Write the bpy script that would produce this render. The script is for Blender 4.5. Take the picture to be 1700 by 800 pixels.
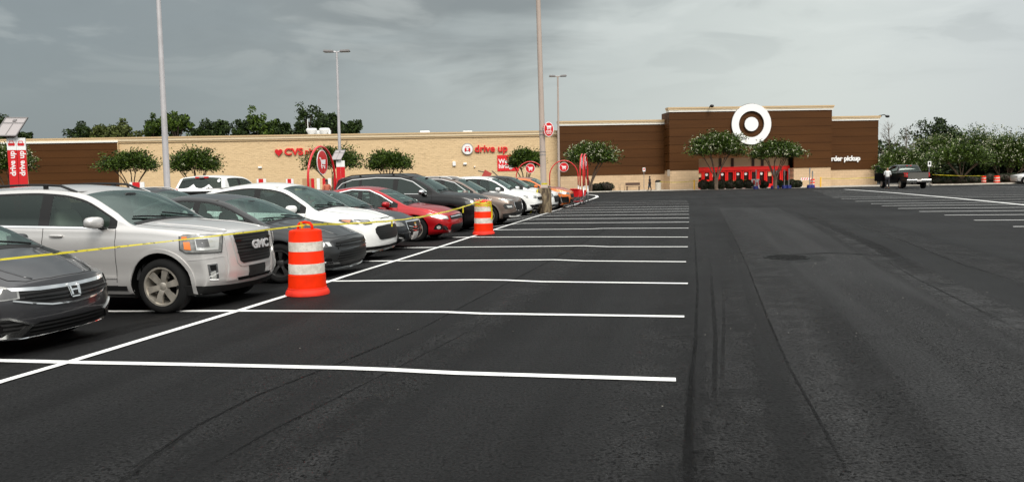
import bpy, bmesh, math, random
import numpy as np
from mathutils import Vector, Matrix
from mathutils.bvhtree import BVHTree
from mathutils.geometry import delaunay_2d_cdt
R_ = math.radians
for o in list(bpy.data.objects): bpy.data.objects.remove(o)
SC = bpy.context.scene
COL = SC.collection
random.seed(7); np.random.seed(7)

# ---------------------------------------------------------------- camera
FPX, PITCH, EPS, EYE = 1345.0, R_(4.72), 0.02, 1.58
FW = Vector((0, math.cos(PITCH), -math.sin(PITCH)))
R0 = Vector((1, 0, 0)); U0 = Vector((0, math.sin(PITCH), math.cos(PITCH)))
RT = math.cos(EPS)*R0 - math.sin(EPS)*U0
UP = math.sin(EPS)*R0 + math.cos(EPS)*U0
cam = bpy.data.cameras.new('camera'); camo = bpy.data.objects.new('camera', cam); COL.objects.link(camo)
mw = Matrix.Identity(4)
for i in range(3):
    mw[i][0] = RT[i]; mw[i][1] = UP[i]; mw[i][2] = -FW[i]
mw[2][3] = EYE
camo.matrix_world = mw
cam.sensor_width = 36; cam.lens = 36*FPX/1700; cam.clip_start = .1; cam.clip_end = 3000
SC.camera = camo

# ---------------------------------------------------------------- exposure, sky and light
SC.view_settings.view_transform = 'Standard'; SC.view_settings.look = 'None'
SC.view_settings.exposure = 0.66; SC.view_settings.gamma = 1
SUN_EL, SUN_AZ = R_(46), R_(163)      # azimuth clockwise from +Y: behind the camera, a little left
wd = bpy.data.worlds.new('World'); SC.world = wd; wd.use_nodes = True
nt = wd.node_tree; nt.nodes.clear()
def N(t, **kw):
    n = nt.nodes.new(t)
    for k, v in kw.items():
        if k.startswith('i_'):
            key = k[2:]
            n.inputs[int(key) if key.isdigit() else key].default_value = v
        else: setattr(n, k, v)
    return n
def LK(a, b): nt.links.new(a, b)
def MATH(op, a, b=None, clamp=False):
    n = nt.nodes.new('ShaderNodeMath'); n.operation = op; n.use_clamp = clamp
    for i, v in enumerate((a, b)):
        if v is None: continue
        if isinstance(v, (int, float)): n.inputs[i].default_value = v
        else: nt.links.new(v, n.inputs[i])
    return n.outputs[0]
def MAPR(v, a, b, c=0, d=1, t='SMOOTHSTEP'):
    n = nt.nodes.new('ShaderNodeMapRange'); n.interpolation_type = t
    nt.links.new(v, n.inputs[0])
    for i, q in zip((1, 2, 3, 4), (a, b, c, d)): n.inputs[i].default_value = q
    return n.outputs[0]
def MIXC(f, a, b):
    n = nt.nodes.new('ShaderNodeMix'); n.data_type = 'RGBA'
    for i, v in ((0, f), (6, a), (7, b)):
        if isinstance(v, (int, float)): n.inputs[i].default_value = v
        elif isinstance(v, tuple): n.inputs[i].default_value = v if len(v) == 4 else v+(1,)
        else: nt.links.new(v, n.inputs[i])
    return n.outputs[2]
tc = N('ShaderNodeTexCoord'); sep = N('ShaderNodeSeparateXYZ'); LK(tc.outputs['Generated'], sep.inputs[0])
sx, sy, sz = sep.outputs
sky = N('ShaderNodeTexSky', sky_type='NISHITA'); sky.sun_disc = False
sky.sun_elevation = SUN_EL; sky.sun_rotation = SUN_AZ; sky.air_density = 1.2; sky.dust_density = 3
# clouds: stretched noise on a plane high above (x/z, y/z)
zz = MATH('ADD', MATH('MAXIMUM', sz, 0.0), 0.16)
cmb = N('ShaderNodeCombineXYZ'); LK(MATH('DIVIDE', sx, zz), cmb.inputs[0]); LK(MATH('DIVIDE', sy, zz), cmb.inputs[1])
n1 = N('ShaderNodeTexNoise', i_Scale=.80, i_Detail=6.0, i_Roughness=.52, i_Distortion=.45); LK(cmb.outputs[0], n1.inputs['Vector'])
n2 = N('ShaderNodeTexNoise', i_Scale=1.9, i_Detail=6.0, i_Roughness=.5, i_Distortion=.5); LK(cmb.outputs[0], n2.inputs['Vector'])
# pale clearing towards the right (+X), dark rain cloud to the left
side = MAPR(sx, -0.50, 0.50)
lowr = MIXC(side, (.186, .214, .222), (.490, .522, .500))
farr = MIXC(MAPR(sx, .30, .62), lowr, (.420, .448, .452))
thr = MATH('ADD', MATH('MULTIPLY', MATH('MAXIMUM', sx, 0.0), .42), .112)
dark = MATH('ADD', sz, MATH('MULTIPLY', MATH('SUBTRACT', n1.outputs['Fac'], .5), .42)); dark = MATH('ADD', dark, MATH('MULTIPLY', MATH('SUBTRACT', n2.outputs['Fac'], .5), .10))
dark = MAPR(MATH('SUBTRACT', dark, thr), -.01, .075)
dark = MATH('MULTIPLY', dark, MAPR(sx, -.42, -.12, .25, 1.0)); dark = MATH('MULTIPLY', dark, MAPR(sx, .12, .42, 1.0, .35))
base = MIXC(MATH('MULTIPLY', dark, .85), farr, (.172, .190, .190))
wisp = MATH('MULTIPLY', MAPR(n2.outputs['Fac'], .50, .62), MAPR(sz, .06, .28))
base = MIXC(MATH('MULTIPLY', wisp, .30), base, (.66, .69, .66))
wisp2 = MATH('MULTIPLY', MAPR(n2.outputs['Fac'], .49, .38), MAPR(sz, .05, .2))
base = MIXC(MATH('MULTIPLY', wisp2, .24), base, (.15, .172, .178))
# darker band low behind the camera
base = MIXC(MATH('MULTIPLY', MAPR(sy, .15, -.25), MAPR(sz, .40, .04)), base, (.20, .21, .20))
# thinner, brighter overcast overhead and behind the camera
back = MATH('MAXIMUM', MATH('MULTIPLY', MAPR(sy, .25, -.5), MAPR(sz, .10, .62, .0, 1.0)), MATH('MULTIPLY', MAPR(sz, .42, .9), .85))
base = MIXC(back, base, (1.42, 1.42, 1.38))
bg1 = N('ShaderNodeBackground'); LK(base, bg1.inputs[0]); bg1.inputs[1].default_value = 0.94
bg2 = N('ShaderNodeBackground', i_Strength=.055); LK(sky.outputs[0], bg2.inputs[0])
mx = N('ShaderNodeMixShader'); mx.inputs[0].default_value = .90
LK(bg2.outputs[0], mx.inputs[1]); LK(bg1.outputs[0], mx.inputs[2])
wo = N('ShaderNodeOutputWorld'); LK(mx.outputs[0], wo.inputs[0])
sl = bpy.data.lights.new('sun', 'SUN'); sl.energy = 1.5; sl.angle = R_(25); sl.color = (1, .955, .88)
so = bpy.data.objects.new('sun', sl); COL.objects.link(so)
sd = Vector((math.sin(SUN_AZ)*math.cos(SUN_EL), math.cos(SUN_AZ)*math.cos(SUN_EL), math.sin(SUN_EL)))
so.rotation_euler = (-sd).to_track_quat('-Z', 'Y').to_euler(); so.location = (0, 0, 60)

# ---------------------------------------------------------------- geometry of the place
def _ss(t): t = max(0., min(1., t)); return t*t*(3-2*t)
def gz(x, y):
    # the lot falls gently towards the store and towards the parked row
    t = max(0., min(1., (y-28)/67)); n = (x+3.93)*.9751-(y-7.09)*.2215
    return -.7*t**1.8-.15*_ss((.3-n)/2.0)*(1-_ss((y-42)/25))
def ray(px, py):
    return FW + RT*((px-850)/FPX) - UP*((py-400)/FPX)
def gnd(px, py):
    d = ray(px, py); t = .5
    while t < 500:
        if EYE+d.z*t < gz(d.x*t, d.y*t): break
        t *= 1.0004
    return d.x*t, d.y*t
def at(px, py, depth):
    d = ray(px, py); t = depth/d.y
    return Vector((d.x*t, d.y*t, EYE+d.z*t))
AZ = R_(12.8)
ROW = Vector((math.sin(AZ), math.cos(AZ), 0)); STL = Vector((math.cos(AZ), -math.sin(AZ), 0))
ORG = Vector((-3.93, 7.09, 0))
def rw(s, n, z=None):
    p = ORG + ROW*s + STL*n
    p.z = gz(p.x, p.y) if z is None else z
    return p

# ---------------------------------------------------------------- materials
_m = {}
def mat(name, col, rough=.6, metal=0., coat=0., spec=.5, bump=0., bscale=40., vary=0., vscale=3., emit=0, sheen=0, coatr=.03, vcol=None, trans=0.):
    if name in _m: return _m[name]
    m = bpy.data.materials.new(name); m.use_nodes = True
    t = m.node_tree; b = t.nodes['Principled BSDF']
    b.inputs['Base Color'].default_value = tuple(col)+(1,)
    b.inputs['Roughness'].default_value = rough; b.inputs['Metallic'].default_value = metal
    b.inputs['Coat Weight'].default_value = coat; b.inputs['Coat Roughness'].default_value = coatr
    b.inputs['Specular IOR Level'].default_value = spec
    if emit: b.inputs['Emission Color'].default_value = tuple(col)+(1,); b.inputs['Emission Strength'].default_value = emit
    c = t.nodes.new('ShaderNodeTexCoord')
    if vary:
        n = t.nodes.new('ShaderNodeTexNoise'); n.inputs['Scale'].default_value = vscale; n.inputs['Detail'].default_value = 6
        t.links.new(c.outputs['Object'], n.inputs['Vector'])
        r = t.nodes.new('ShaderNodeMapRange'); t.links.new(n.outputs['Fac'], r.inputs[0]); r.inputs[1].default_value = .3; r.inputs[2].default_value = .7
        x = t.nodes.new('ShaderNodeMix'); x.data_type = 'RGBA'; t.links.new(r.outputs[0], x.inputs[0])
        lo = vcol or tuple(v*(1-vary) for v in col)
        x.inputs[6].default_value = tuple(lo)+(1,); x.inputs[7].default_value = tuple(min(1, v*(1+vary*.4)) for v in col)+(1,)
        t.links.new(x.outputs[2], b.inputs['Base Color'])
    if bump:
        n = t.nodes.new('ShaderNodeTexNoise'); n.inputs['Scale'].default_value = bscale; n.inputs['Detail'].default_value = 4
        t.links.new(c.outputs['Object'], n.inputs['Vector'])
        bp = t.nodes.new('ShaderNodeBump'); bp.inputs['Strength'].default_value = bump; bp.inputs['Distance'].default_value = .02
        t.links.new(n.outputs['Fac'], bp.inputs['Height']); t.links.new(bp.outputs[0], b.inputs['Normal'])
    _m[name] = m; return m
def paint(name, col, metal=.0, rough=.38, coat=.8):
    """clear-coated car paint with dust film near the sills"""
    if name in _m: return _m[name]
    m = mat(name, col, rough, metal, coat=coat, coatr=.04, spec=.3)
    t = m.node_tree; b = t.nodes['Principled BSDF']
    c = t.nodes.new('ShaderNodeTexCoord')
    n = t.nodes.new('ShaderNodeTexNoise'); n.inputs['Scale'].default_value = 2.2; n.inputs['Detail'].default_value = 8; n.inputs['Roughness'].default_value = .7
    t.links.new(c.outputs['Object'], n.inputs['Vector'])
    r = t.nodes.new('ShaderNodeMapRange'); r.inputs[1].default_value = .35; r.inputs[2].default_value = .75; r.inputs[3].default_value = .02; r.inputs[4].default_value = .13
    t.links.new(n.outputs['Fac'], r.inputs[0]); t.links.new(r.outputs[0], b.inputs['Coat Roughness'])
    x = t.nodes.new('ShaderNodeMix'); x.data_type = 'RGBA'; x.inputs[6].default_value = tuple(col)+(1,)
    x.inputs[7].default_value = tuple(.8*v+.2*g for v, g in zip(col, (.2, .18, .15)))+(1,)
    r2 = t.nodes.new('ShaderNodeMapRange'); r2.inputs[1].default_value = .5; r2.inputs[2].default_value = .8; r2.inputs[4].default_value = .35
    t.links.new(n.outputs['Fac'], r2.inputs[0]); t.links.new(r2.outputs[0], x.inputs[0]); t.links.new(x.outputs[2], b.inputs['Base Color'])
    return m
def glassmat(name, tint, refl=.045):
    if name in _m: return _m[name]
    m = bpy.data.materials.new(name); m.use_nodes = True; t = m.node_tree; t.nodes.clear()
    o = t.nodes.new('ShaderNodeOutputMaterial'); mxx = t.nodes.new('ShaderNodeMixShader')
    tr = t.nodes.new('ShaderNodeBsdfTransparent'); tr.inputs[0].default_value = tuple(tint)+(1,)
    gl = t.nodes.new('ShaderNodeBsdfGlossy'); gl.inputs['Roughness'].default_value = .012; gl.inputs['Color'].default_value = (.80, .96, .90, 1)
    lw = t.nodes.new('ShaderNodeLayerWeight'); pw = t.nodes.new('ShaderNodeMath'); pw.operation = 'POWER'; pw.inputs[1].default_value = 4.2
    ma = t.nodes.new('ShaderNodeMath'); ma.operation = 'MULTIPLY_ADD'; ma.inputs[1].default_value = .92; ma.inputs[2].default_value = refl
    t.links.new(lw.outputs['Facing'], pw.inputs[0]); t.links.new(pw.outputs[0], ma.inputs[0]); t.links.new(ma.outputs[0], mxx.inputs[0]); t.links.new(tr.outputs[0], mxx.inputs[1]); t.links.new(gl.outputs[0], mxx.inputs[2])
    t.links.new(mxx.outputs[0], o.inputs[0]); _m[name] = m; return m

BLK = mat('black_plastic', (.010, .010, .010), .5, spec=.3, bump=.05, bscale=200)
GLB = mat('gloss_black', (.007, .007, .007), .15, spec=.4)
RUB = mat('rubber', (.010, .010, .010), .85, spec=.15); DARK = mat('dark_void', (.004, .004, .004), .95, spec=.05)
CHR = mat('chrome', (.86, .86, .86), .08, 1.)
ALU = mat('alloy', (.66, .61, .53), .3, .7, vary=.35, vscale=9)
ALD = mat('dark_alloy', (.12, .12, .12), .3, .8)
LENS = mat('lamp_lens', (.30, .30, .29), .18, .35, coat=.3, vary=.5, vscale=14)
LDK = mat('lamp_dark', (.05, .05, .05), .1, .2, coat=1.)
AMB = mat('amber_lens', (.75, .20, .03), .15, coat=1.)
REDL = mat('red_lens', (.55, .01, .01), .15, coat=1.)
INT = mat('cabin_trim', (.035, .035, .036), .85)
SEATM = mat('seat_cloth', (.07, .07, .072), .9)
SEATL = mat('pale_seat_cloth', (.25, .23, .20), .9)
GLS = glassmat('window_glass', (.52, .64, .60))
WSG = glassmat('windscreen_glass', (.56, .70, .64), .13)
PRV = glassmat('privacy_glass', (.06, .07, .07))

# ---------------------------------------------------------------- object helpers
def tag(o, label=None, cat=None, group=None, kind=None):
    if label: o['label'] = label
    if cat: o['category'] = cat
    if group: o['group'] = group
    if kind: o['kind'] = kind
    return o
def empty(name, loc=(0, 0, 0), rz=0.):
    o = bpy.data.objects.new(name, None); o.empty_display_size = .2; COL.objects.link(o)
    o.location = loc; o.rotation_euler = (0, 0, rz); return o
def link(name, me, m=None, parent=None, smooth=None):
    o = bpy.data.objects.new(name, me); COL.objects.link(o)
    if m is not None: me.materials.clear(); me.materials.append(m)
    if parent is not None: o.parent = parent
    if smooth is not None:
        me.shade_smooth()
        if smooth < 180: me.set_sharp_from_angle(angle=R_(smooth))
    return o
def meshobj(name, V, F, m, parent=None, smooth=None):
    me = bpy.data.meshes.new(name); me.from_pydata([tuple(v) for v in V], [], F); me.validate(); me.update()
    return link(name, me, m, parent, smooth)
class MB:
    def __init__(s): s.V = []; s.F = []
    def add(s, V, F):
        n = len(s.V); s.V += [tuple(v) for v in V]; s.F += [tuple(i+n for i in f) for f in F]; return s
    def box(s, c, d, M=None, taper=1.):
        a, b, h = d[0]/2, d[1]/2, d[2]/2
        V = [Vector((x*a*(taper if z > 0 else 1), y*b*(taper if z > 0 else 1), z*h)) for z in (-1, 1) for x, y in ((-1, -1), (1, -1), (1, 1), (-1, 1))]
        if M is not None: V = [M @ v for v in V]
        V = [v+Vector(c) for v in V]
        return s.add(V, [(0, 3, 2, 1), (4, 5, 6, 7), (0, 1, 5, 4), (1, 2, 6, 5), (2, 3, 7, 6), (3, 0, 4, 7)])
    def box2(s, lo, hi): return s.box([(p+q)/2 for p, q in zip(lo, hi)], [abs(q-p) for p, q in zip(lo, hi)])
    def tube(s, pts, rad, n=8, cap=True, flat=1.):
        pts = [Vector(p) for p in pts]
        if isinstance(rad, (int, float)): rad = [rad]*len(pts)
        V = []; prev = None
        for i, p in enumerate(pts):
            a = pts[max(0, i-1)]; b = pts[min(len(pts)-1, i+1)]; t = (b-a).normalized()
            if prev is None:
                ref = Vector((0, 0, 1)) if abs(t.z) < .9 else Vector((1, 0, 0)); x = t.cross(ref).normalized()
            else: x = (prev - t*prev.dot(t)).normalized()
            y = t.cross(x); prev = x
            for k in range(n):
                q = 2*math.pi*k/n; V.append(p + (x*math.cos(q) + y*math.sin(q)*flat)*rad[i])
        F = [(i*n+k, i*n+(k+1) % n, (i+1)*n+(k+1) % n, (i+1)*n+k) for i in range(len(pts)-1) for k in range(n)]
        if cap: F += [tuple(range(n-1, -1, -1)), tuple((len(pts)-1)*n+k for k in range(n))]
        return s.add(V, F)
    def lathe(s, prof, n=24, M=None, close=False):
        """prof: (radius, height) about z"""
        V = []; 
        for r, h in prof:
            for k in range(n):
                q = 2*math.pi*k/n; v = Vector((r*math.cos(q), r*math.sin(q), h)); V.append(M @ v if M is not None else v)
        m = len(prof); F = []
        for i in range(m-1+(1 if close else 0)):
            j = (i+1) % m
            F += [(i*n+k, i*n+(k+1) % n, j*n+(k+1) % n, j*n+k) for k in range(n)]
        if not close:
            F += [tuple(range(n-1, -1, -1)), tuple((m-1)*n+k for k in range(n))]
        return s.add(V, F)
    def ell(s, c, r, n=14, m=9, M=None, p=1.):
        V = []; F = []
        def sg(v): return math.copysign(abs(v)**p, v)
        for i in range(m+1):
            f = -math.pi/2+math.pi*i/m
            for k in range(n):
                q = 2*math.pi*k/n
                v = Vector((r[0]*sg(math.cos(f))*sg(math.cos(q)), r[1]*sg(math.cos(f))*sg(math.sin(q)), r[2]*sg(math.sin(f))))
                V.append((M @ v if M is not None else v)+Vector(c))
        F = [(i*n+k, i*n+(k+1) % n, (i+1)*n+(k+1) % n, (i+1)*n+k) for i in range(m) for k in range(n)]
        return s.add(V, F)
    def build(s, name, m, parent=None, smooth=None): 
        o = meshobj(name, s.V, s.F, m, parent, smooth)
        return o
def bevel(o, w=.01, seg=2):
    b = o.modifiers.new('bevel', 'BEVEL'); b.width = w; b.segments = seg; b.limit_method = 'ANGLE'; b.angle_limit = R_(40); return o
def copy_tree(o, parent=None):
    c = o.copy(); COL.objects.link(c)
    if parent is not None: c.parent = parent
    for ch in list(o.children): copy_tree(ch, c)
    return c
def text(name, body, size, m, M, parent=None, ext=.02, bold=.0, align='CENTER', sx=1.0, space=1.0):
    cu = bpy.data.curves.new(name, 'FONT'); cu.body = body; cu.size = size; cu.extrude = ext; cu.offset = bold
    cu.align_x = align; cu.align_y = 'CENTER'; cu.resolution_u = 4; cu.space_character = space
    t = bpy.data.objects.new('tmp', cu); COL.objects.link(t)
    dg = bpy.context.evaluated_depsgraph_get(); me = bpy.data.meshes.new_from_object(t.evaluated_get(dg))
    bpy.data.objects.remove(t); bpy.data.curves.remove(cu)
    me.transform(Matrix.Diagonal((sx, 1, 1, 1))); me.transform(M)
    return link(name, me, m, parent)
def frame(org, xa, ya):
    """matrix with columns x=xa, y=ya, z=xa x ya"""
    xa = Vector(xa).normalized(); ya = Vector(ya).normalized(); za = xa.cross(ya)
    M = Matrix.Identity(4)
    for i in range(3): M[i][0] = xa[i]; M[i][1] = ya[i]; M[i][2] = za[i]; M[i][3] = org[i]
    return M
def poly_prism(name, pts, M, th, m, parent=None, smooth=None):
    """2D outline (counter-clockwise) extruded by th along local z of M"""
    n = len(pts); V = [M @ Vector((x, y, 0)) for x, y in pts] + [M @ Vector((x, y, th)) for x, y in pts]
    F = [tuple(range(n-1, -1, -1)), tuple(range(n, 2*n))] + [(i, (i+1) % n, n+(i+1) % n, n+i) for i in range(n)]
    return meshobj(name, V, F, m, parent, smooth)
def disc_pts(r, n=40, c=(0, 0), sq=1.): return [(c[0]+r*math.cos(2*math.pi*k/n), c[1]+sq*r*math.sin(2*math.pi*k/n)) for k in range(n)]
# ================================================================ ground
def node_mat(name):
    m = bpy.data.materials.new(name); m.use_nodes = True; _m[name] = m; return m, m.node_tree, m.node_tree.nodes['Principled BSDF']
def asphalt(name, lo, hi, alpha=False):
    global nt
    m, nt, b = node_mat(name)
    c = N('ShaderNodeTexCoord'); mp = N('ShaderNodeMapping'); LK(c.outputs['Object'], mp.inputs[0]); mp.inputs['Rotation'].default_value = (0, 0, AZ)
    big = N('ShaderNodeTexNoise', i_Scale=.16, i_Detail=5., i_Roughness=.6); LK(mp.outputs[0], big.inputs['Vector'])
    mid = N('ShaderNodeTexNoise', i_Scale=2.1, i_Detail=6., i_Roughness=.65); LK(mp.outputs[0], mid.inputs['Vector'])
    st = N('ShaderNodeMapping'); LK(mp.outputs[0], st.inputs[0]); st.inputs['Scale'].default_value = (1.5, .07, 1)
    strk = N('ShaderNodeTexNoise', i_Scale=1., i_Detail=5., i_Roughness=.6); LK(st.outputs[0], strk.inputs['Vector'])
    fine = N('ShaderNodeTexNoise', i_Scale=48., i_Detail=3., i_Roughness=.75); LK(c.outputs['Object'], fine.inputs['Vector'])
    chip = N('ShaderNodeTexNoise', i_Scale=24., i_Detail=2., i_Roughness=.6); LK(c.outputs['Object'], chip.inputs['Vector'])
    v = MATH('ADD', MATH('MULTIPLY', MAPR(big.outputs[0], .3, .7), .34), MATH('MULTIPLY', MAPR(mid.outputs[0], .3, .75), .22))
    v = MATH('ADD', v, MATH('MULTIPLY', MAPR(strk.outputs[0], .36, .64), .44))
    col = MIXC(v, tuple(lo), tuple(hi))
    g = MAPR(fine.outputs[0], .33, .67, .10, 2.3, 'LINEAR')
    vm = N('ShaderNodeVectorMath', operation='SCALE'); LK(col, vm.inputs[0]); LK(g, vm.inputs['Scale']); col = vm.outputs[0]
    pits = MATH('MULTIPLY', MAPR(chip.outputs[0], .44, .38), MAPR(mid.outputs[0], .35, .65, .35, 1.))
    col = MIXC(pits, col, (.0008, .0008, .0008))
    grit = N('ShaderNodeTexVoronoi', i_Scale=5.); LK(c.outputs['Object'], grit.inputs['Vector'])
    sp = MAPR(grit.outputs['Distance'], .045, .025); rc = N('ShaderNodeSeparateColor'); LK(grit.outputs['Color'], rc.inputs[0])
    sp = MATH('MULTIPLY', sp, MAPR(rc.outputs[0], .95, .97)); col = MIXC(sp, col, (.40, .38, .33))
    LK(col, b.inputs['Base Color']); b.inputs['Specular IOR Level'].default_value = .16
    LK(MAPR(big.outputs[0], .3, .7, .62, .80), b.inputs['Roughness'])
    bp = N('ShaderNodeBump', i_Strength=.9, i_Distance=.010); LK(MATH('ADD', fine.outputs[0], chip.outputs[0]), bp.inputs['Height']); LK(bp.outputs[0], b.inputs['Normal'])
    if alpha:
        at_ = N('ShaderNodeAttribute', attribute_name='wear'); o = nt.nodes['Material Output']; tr = N('ShaderNodeBsdfTransparent'); mx_ = N('ShaderNodeMixShader')
        LK(MATH('MULTIPLY', at_.outputs['Fac'], MAPR(mid.outputs[0], .25, .62, .15, 1.), True), mx_.inputs[0]); LK(tr.outputs[0], mx_.inputs[1]); LK(b.outputs[0], mx_.inputs[2]); LK(mx_.outputs[0], o.inputs['Surface'])
    return m
ASP = asphalt('asphalt', (.0020, .0020, .0021), (.0112, .0112, .0115))
WEAR = asphalt('worn_asphalt', (.018, .018, .0182), (.036, .036, .0365), True)
TARW = asphalt('dark_asphalt', (.0012, .0012, .0013), (.0035, .0035, .0036), True)
GRS, nt, b = node_mat('grass'); c = N('ShaderNodeTexCoord')
n_ = N('ShaderNodeTexNoise', i_Scale=.8, i_Detail=8.); LK(c.outputs['Object'], n_.inputs['Vector'])
LK(MIXC(n_.outputs[0], (.03, .05, .015), (.09, .10, .03)), b.inputs['Base Color']); b.inputs['Roughness'].default_value = .9
MULCH = mat('mulch', (.12, .075, .045), .95, vary=.6, vscale=12, bump=.8, bscale=30)
CONC = mat('concrete', (.46, .43, .38), .85, vary=.3, vscale=1.2, bump=.2, bscale=60)
CURB = mat('kerb_concrete', (.38, .35, .30), .85, vary=.35, vscale=3)
LINE, nt, b = node_mat('line_paint'); c = N('ShaderNodeTexCoord')
n_ = N('ShaderNodeTexNoise', i_Scale=30., i_Detail=5., i_Roughness=.7); LK(c.outputs['Object'], n_.inputs['Vector'])
LK(MIXC(MAPR(n_.outputs[0], .30, .42), (.22, .22, .21), (.82, .82, .80)), b.inputs['Base Color']); b.inputs['Roughness'].default_value = .6
bp = N('ShaderNodeBump', i_Strength=.4, i_Distance=.01); LK(n_.outputs[0], bp.inputs['Height']); LK(bp.outputs[0], b.inputs['Normal'])
LINO = mat('worn_line_paint', (.42, .42, .41), .7, vary=.4, vscale=8)
SEAM = mat('asphalt_joint_tar', (.0030, .0030, .0032), .8, spec=.05, bump=.5, bscale=30)
SEAL = mat('light_asphalt', (.021, .021, .022), .8, vary=.3, vscale=6, bump=.7, bscale=46)
ys = list(np.concatenate([[-40, -10, 0], np.linspace(3, 48, 121), np.linspace(49, 96, 48), np.array([110, 150, 250, 400, 800, 1500.])]))
xs = [-1500, -400, -150, -60, -30, -15]+list(np.linspace(-10, 4, 71))+list(np.linspace(4.5, 14, 20))+[20, 60, 150, 400, 1500]
V = [(x, y, gz(x, y)) for y in ys for x in xs]; nx = len(xs)
F = [(j*nx+i, j*nx+i+1, (j+1)*nx+i+1, (j+1)*nx+i) for j in range(len(ys)-1) for i in range(nx-1)]
g_ = meshobj('ground', V, F, ASP, smooth=180); tag(g_, kind='structure')
def drape(name, pts, w, m, lift=.007, z=None, jag=0.):
    """a painted strip following the ground through plan points"""
    P = []
    for (a, b_) in zip(pts[:-1], pts[1:]):
        a = Vector(a[:2]); b_ = Vector(b_[:2]); k = max(1, int((b_-a).length/.35))
        P += [a.lerp(b_, i/k) for i in range(k)]
    P.append(Vector(pts[-1][:2])); V = []; F = []
    for i, p in enumerate(P):
        t = (P[min(i+1, len(P)-1)]-P[max(i-1, 0)]).normalized(); nrm = Vector((-t.y, t.x))
        wl = w/2*(1+jag*random.uniform(-1, 1)); wr = w/2*(1+jag*random.uniform(-1, 1))
        for q in (p-nrm*wr, p+nrm*wl): V.append((q.x, q.y, gz(q.x, q.y)+lift))
    F = [(2*i, 2*i+2, 2*i+3, 2*i+1) for i in range(len(P)-1)]
    return tag(meshobj(name, V, F, m), kind='structure')
def px_line(name, pix, w, m, lift=.007, jag=0.):
    Q = []
    for a, b_ in zip(pix[:-1], pix[1:]):
        k = max(1, int(math.hypot(b_[0]-a[0], b_[1]-a[1])/28)); Q += [(a[0]+(b_[0]-a[0])*i/k, a[1]+(b_[1]-a[1])*i/k) for i in range(k)]
    return drape(name, [gnd(*p) for p in Q+[pix[-1]]], w, m, lift, jag=jag)
LW = .105
px_line('parking_line', [(-60, 654), (0, 635), (120, 600), (400, 515), (474, 492), (570, 460), (690, 423), (784, 393), (895, 358), (960, 338), (985, 330)], .115, LINE, .009)
for pl in ([(-260, 594), (-40, 598), (120, 602), (330, 606), (570, 611.5), (640, 614), (760, 620), (1122, 631)],
           [(-150, 518), (180, 517), (400, 516.5), (690, 518), (740, 518.5), (800, 521), (1136, 526)],
           [(330, 467.5), (560, 467), (790, 465), (840, 465.5), (900, 468), (1142, 471)], [(480, 434), (580, 434), (880, 432), (920, 431.6), (970, 433.5), (1139, 435)],
           [(560, 412), (630, 412), (930, 409), (970, 408.5), (1010, 410), (1142, 410)], [(660, 395), (780, 394), (985, 393.5), (1142, 394)],
           [(700, 383), (800, 382), (980, 380.5), (1000, 379.5), (1143, 379)]):
    px_line('stall_line', pl, LW, LINE)
for k, ye in enumerate((369, 362, 356, 351, 347, 343, 339, 336, 333.5)):
    e = gnd(1144-(max(0, k-6))*2, ye); e = Vector((e[0], e[1], 0)); 
    drape('stall_line', [e-STL*10.6, e-STL*5.2, e-STL*4.6-ROW*.06, e], LW, LINE if k < 6 else LINO)
RL = [gnd(*p) for p in [(1414, 331.5-4.8), (1397, 330.5), (1420, 334.5), (1446, 338.5), (1464, 342), (1491, 346.5), (1526, 351.5), (1568, 357.5), (1617, 366), (1682, 376.5)]]
for k, e in enumerate(RL):
    e = Vector((e[0], e[1], 0)); 
    if k == 0: e = Vector((RL[1][0], RL[1][1], 0))+ROW*2.9
    drape('stall_line', [e, e+STL*11.5], LW, LINE)
for k in range(1, 10):
    e = Vector((RL[1][0], RL[1][1], 0))+ROW*(2.9+2.8*k)+STL*(.25*k); drape('stall_line', [e, e+STL*(11.5+1.5*k)], LW, LINO)
a = Vector((26.9, 62.8, 0)); drape('parking_line', [a+ROW*6, a, a-ROW*31, a-ROW*45], .2, LINE, .009)
a2 = Vector((40.0, 66, 0)); drape('parking_line', [a2+ROW*6, a2-ROW*45], .12, LINO, .009)
# island end line looping round the trolley bay
px_line('parking_line', [(985, 330), (992, 327.3), (990, 325), (978, 323.6), (960, 323.0)], .2, LINE, .011)
def patch_disc(name, px, py, r, m, lift):
    c_ = Vector(gnd(px, py)); n = 30; V = []
    for k in range(n):
        q = 2*math.pi*k/n; rr = r*(1+.12*random.uniform(-1, 1)); V.append((c_.x+rr*math.cos(q), c_.y+rr*math.sin(q), lift))
    return tag(meshobj(name, V, [tuple(range(n))], m), kind='structure')
patch_disc('asphalt_patch', 1310, 428, .62, mat('fresh_tar', (.004, .004, .004), .6, spec=.15, bump=1., bscale=25), .003)
mh = empty('manhole_cover', (*gnd(1306, 427.5), .001)); tag(mh, 'round black iron manhole cover set in fresh asphalt', 'manhole')
MB().lathe([(.40, .0), (.40, .012), (.36, .012), (.36, .006)], 32).build('rim', mat('iron', (.004, .004, .004), .6, spec=.2), mh)
q = MB(); q.lathe([(.35, .0), (.35, .010), (.0001, .012)], 32)
for i in range(-4, 5):
    for j in range(-4, 5):
        if math.hypot(i, j)*.075 < .32: q.box((i*.075, j*.075, .016), (.04, .04, .008))
q.build('cover', _m['iron'], mh)
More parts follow.
